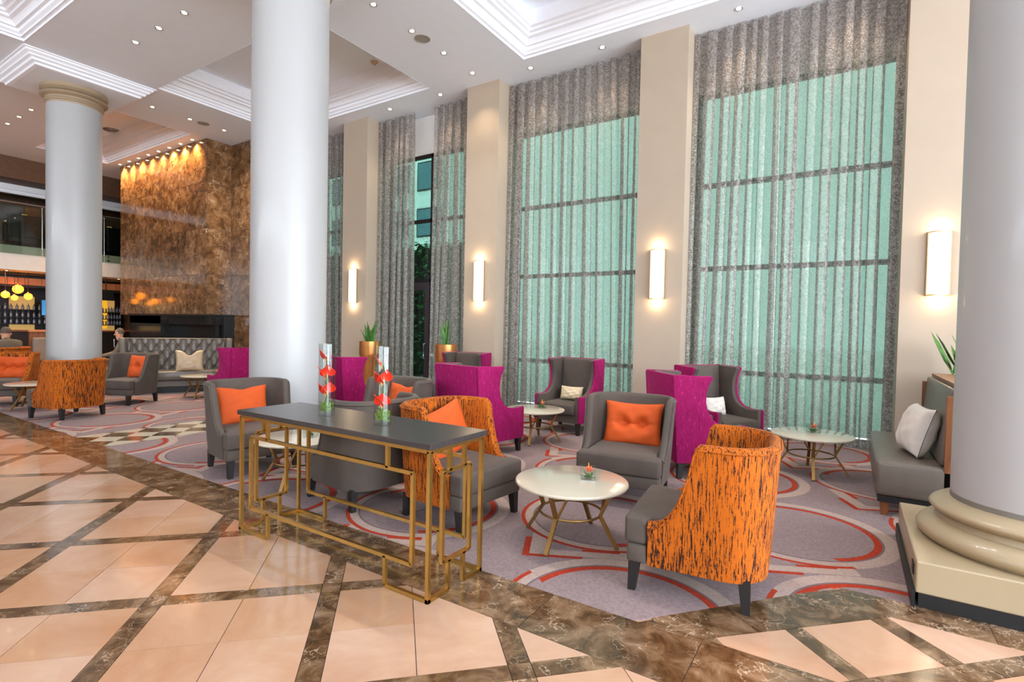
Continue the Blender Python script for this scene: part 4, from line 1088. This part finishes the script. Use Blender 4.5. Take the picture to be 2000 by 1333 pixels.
planter(-6.22, 7.45, 'copper planter with upright leaves right of the glazed door', seed=2)
# wooden planter box behind the column
t = thing('wooden_planter', 'walnut planter box with leafy plant half hidden by cream column', 'planter', (1.12, 7.3, .006))
MB().box(-.28, .28, -.25, .25, 0, 1.03).build('box', 'walnut', t, bevel=.006)
for k in range(9):
    a = random.uniform(2, 5.2); m = MB(); petal(m, (random.uniform(-.2, .1), random.uniform(-.1, .1), 1.02), a, random.uniform(.3, .62), .06, random.uniform(1.2, 4)); m.build('leaf', 'leaf', t)

# ------------------------------------------------------------------ people in the far lounge
def person(name, loc, rz, label, suit=True):
    t = thing(name, label, 'person', loc, rz)
    me = bpy.data.meshes.new('body')
    J = {'pel': (0, .05, .48), 'waist': (0, .09, .64), 'chest': (0, .12, .84), 'neck': (0, .11, 1.0), 'head0': (0, .08, 1.05),
         'sl': (-.19, .12, .93), 'el': (-.25, -.02, .68), 'wl': (-.14, -.24, .62), 'hl': (-.10, -.31, .62), 'sr': (.19, .12, .93), 'er': (.25, -.02, .68), 'wr': (.14, -.24, .62), 'hr': (.10, -.31, .62),
         'hipl': (-.1, .03, .48), 'kl': (-.13, -.42, .50), 'al': (-.13, -.44, .10), 'tl': (-.13, -.60, .05), 'hipr': (.1, .03, .48), 'kr': (.13, -.42, .50), 'ar': (.13, -.44, .10), 'tr': (.13, -.60, .05)}
    rad = {'pel': .15, 'waist': .14, 'chest': .16, 'neck': .06, 'head0': .055, 'sl': .085, 'el': .055, 'wl': .04, 'hl': .04, 'sr': .085, 'er': .055, 'wr': .04, 'hr': .04, 'hipl': .1, 'kl': .075, 'al': .05, 'tl': .04, 'hipr': .1, 'kr': .075, 'ar': .05, 'tr': .04}
    ks = list(J); E_ = [('pel', 'waist'), ('waist', 'chest'), ('chest', 'neck'), ('neck', 'head0'), ('chest', 'sl'), ('sl', 'el'), ('el', 'wl'), ('wl', 'hl'), ('chest', 'sr'), ('sr', 'er'), ('er', 'wr'), ('wr', 'hr'), ('pel', 'hipl'), ('hipl', 'kl'), ('kl', 'al'), ('al', 'tl'), ('pel', 'hipr'), ('hipr', 'kr'), ('kr', 'ar'), ('ar', 'tr')]
    me.from_pydata([J[k] for k in ks], [(ks.index(a), ks.index(b)) for a, b in E_], [])
    o = obj('body', me, t); me.materials.append(M['suit'])
    md = o.modifiers.new('skin', 'SKIN'); me.skin_vertices.new() if not me.skin_vertices else None
    for i, k in enumerate(ks): me.skin_vertices[0].data[i].radius = (rad[k], rad[k]*.85)
    me.skin_vertices[0].data[0].use_root = True
    o.modifiers.new('sub', 'SUBSURF').render_levels = 2
    h = MB().lathe([(.001, .98), (.045, .985), (.062, 1.03), (.07, 1.07), (.078, 1.12), (.078, 1.17), (.066, 1.215), (.04, 1.245), (.001, 1.252)], 20, 0, .06, caps=False)
    h.tube([(0, -.005, 1.14), (0, -.032, 1.10), (0, -.012, 1.095)], [.008, .014, .006], 6)
    for s in (-1, 1): h.tube([(s*.078, .07, 1.09), (s*.088, .075, 1.12), (s*.08, .07, 1.15)], [.006, .014, .006], 6)
    h.build('head', 'skin', t, smooth=True, angle=60)
    MB().lathe([(.081, 1.13), (.083, 1.18), (.07, 1.225), (.043, 1.258), (.001, 1.265)], 20, 0, .07, caps=False).build('hair', 'hair', t, smooth=True)
    for s in (-1, 1): MB().lathe([(.001, -.008), (.008, 0), (.001, .008)], 8, s*.03, -.012, caps=False).build('eye', 'black', t).location = (0, 0, 1.125)
    MB().extrude([(-.05, 1.0), (.05, 1.0), (.0, .82)], lambda x, z: (x, -.045+.1*(1-z)*.2, z), lambda x, z: (x, -.03, z)).build('shirt_front', 'shirt', t)
    return t
person('person', (-14.25, 5.28, .0), R(-20), 'man in taupe suit and pale shirt sitting left of the sofa')
person('person', (-14.62, 3.45, .0), R(-75), 'person with short grey hair sitting in the far orange chair')
lounge = copy_tree(tub_g); lounge.location = (-14.2, 5.35, 0); lounge.rotation_euler = (0, 0, R(-20)); lounge['label'] = 'grey tub chair in which the man in taupe suit sits'

# ------------------------------------------------------------------ outdoors beyond the glass
struct(MB().box(-40, 20, 8.62, 60, -.15, -.02).build('ground_outside', 'pave'))
ivy = thing('ivy_wall', 'wall of dense green ivy outside the glazed door', 'hedge', (-12.6, 11.6, 0))
rnd = random.Random(3)
MB().grid(lambda i, j: (-3.8+7.6*i, -.12*sin(31*i)*sin(23*j)-.08*sin(73*i+40*j), 3.75*j+.05*sin(60*i)), 60, 24).build('backing', 'bark', ivy, smooth=True, recalc=False)
MB().box(-3.8, 3.8, .14, .4, 0, 3.7).build('wall', 'facade', ivy)
m = MB()
for k in range(5200):
    x, z = rnd.uniform(-3.8, 3.8), rnd.uniform(.2, 3.9)
    petal(m, (x, -.10+rnd.uniform(-.1, .05), z), -pi/2+rnd.uniform(-1.3, 1.3), rnd.uniform(.08, .15), rnd.uniform(.07, .12), rnd.uniform(-1.5, .4))
f = m.build('ivy_leaves', 'leaf_dark', ivy, recalc=False); f['kind'] = 'stuff'
def building(x, y, w_, h_, label, nx, nz_):
    b = thing('building', label, 'building', (x, y, 0))
    MB().box(-w_/2, w_/2, 0, 4, 0, h_).build('wall', 'facade', b)
    for i in range(nx):
        for j in range(nz_):
            cx = -w_/2+w_*(i+.5)/nx; z = 1.0+(h_-1)*(j+.15)/nz_; hh = (h_-1)/nz_*.62; ww = w_/nx*.36
            wd = MB().box(cx-ww, cx+ww, -.05, .02, z, z+hh).build('window', 'frame', b)
            MB().box(cx-ww+.06, cx+ww-.06, -.07, -.05, z+.06, z+hh-.06).build('pane', 'facade_glass', wd)
building(-21.2, 19, 10.4, 12, 'white building with glazed bays seen through the glazed door', 5, 5)
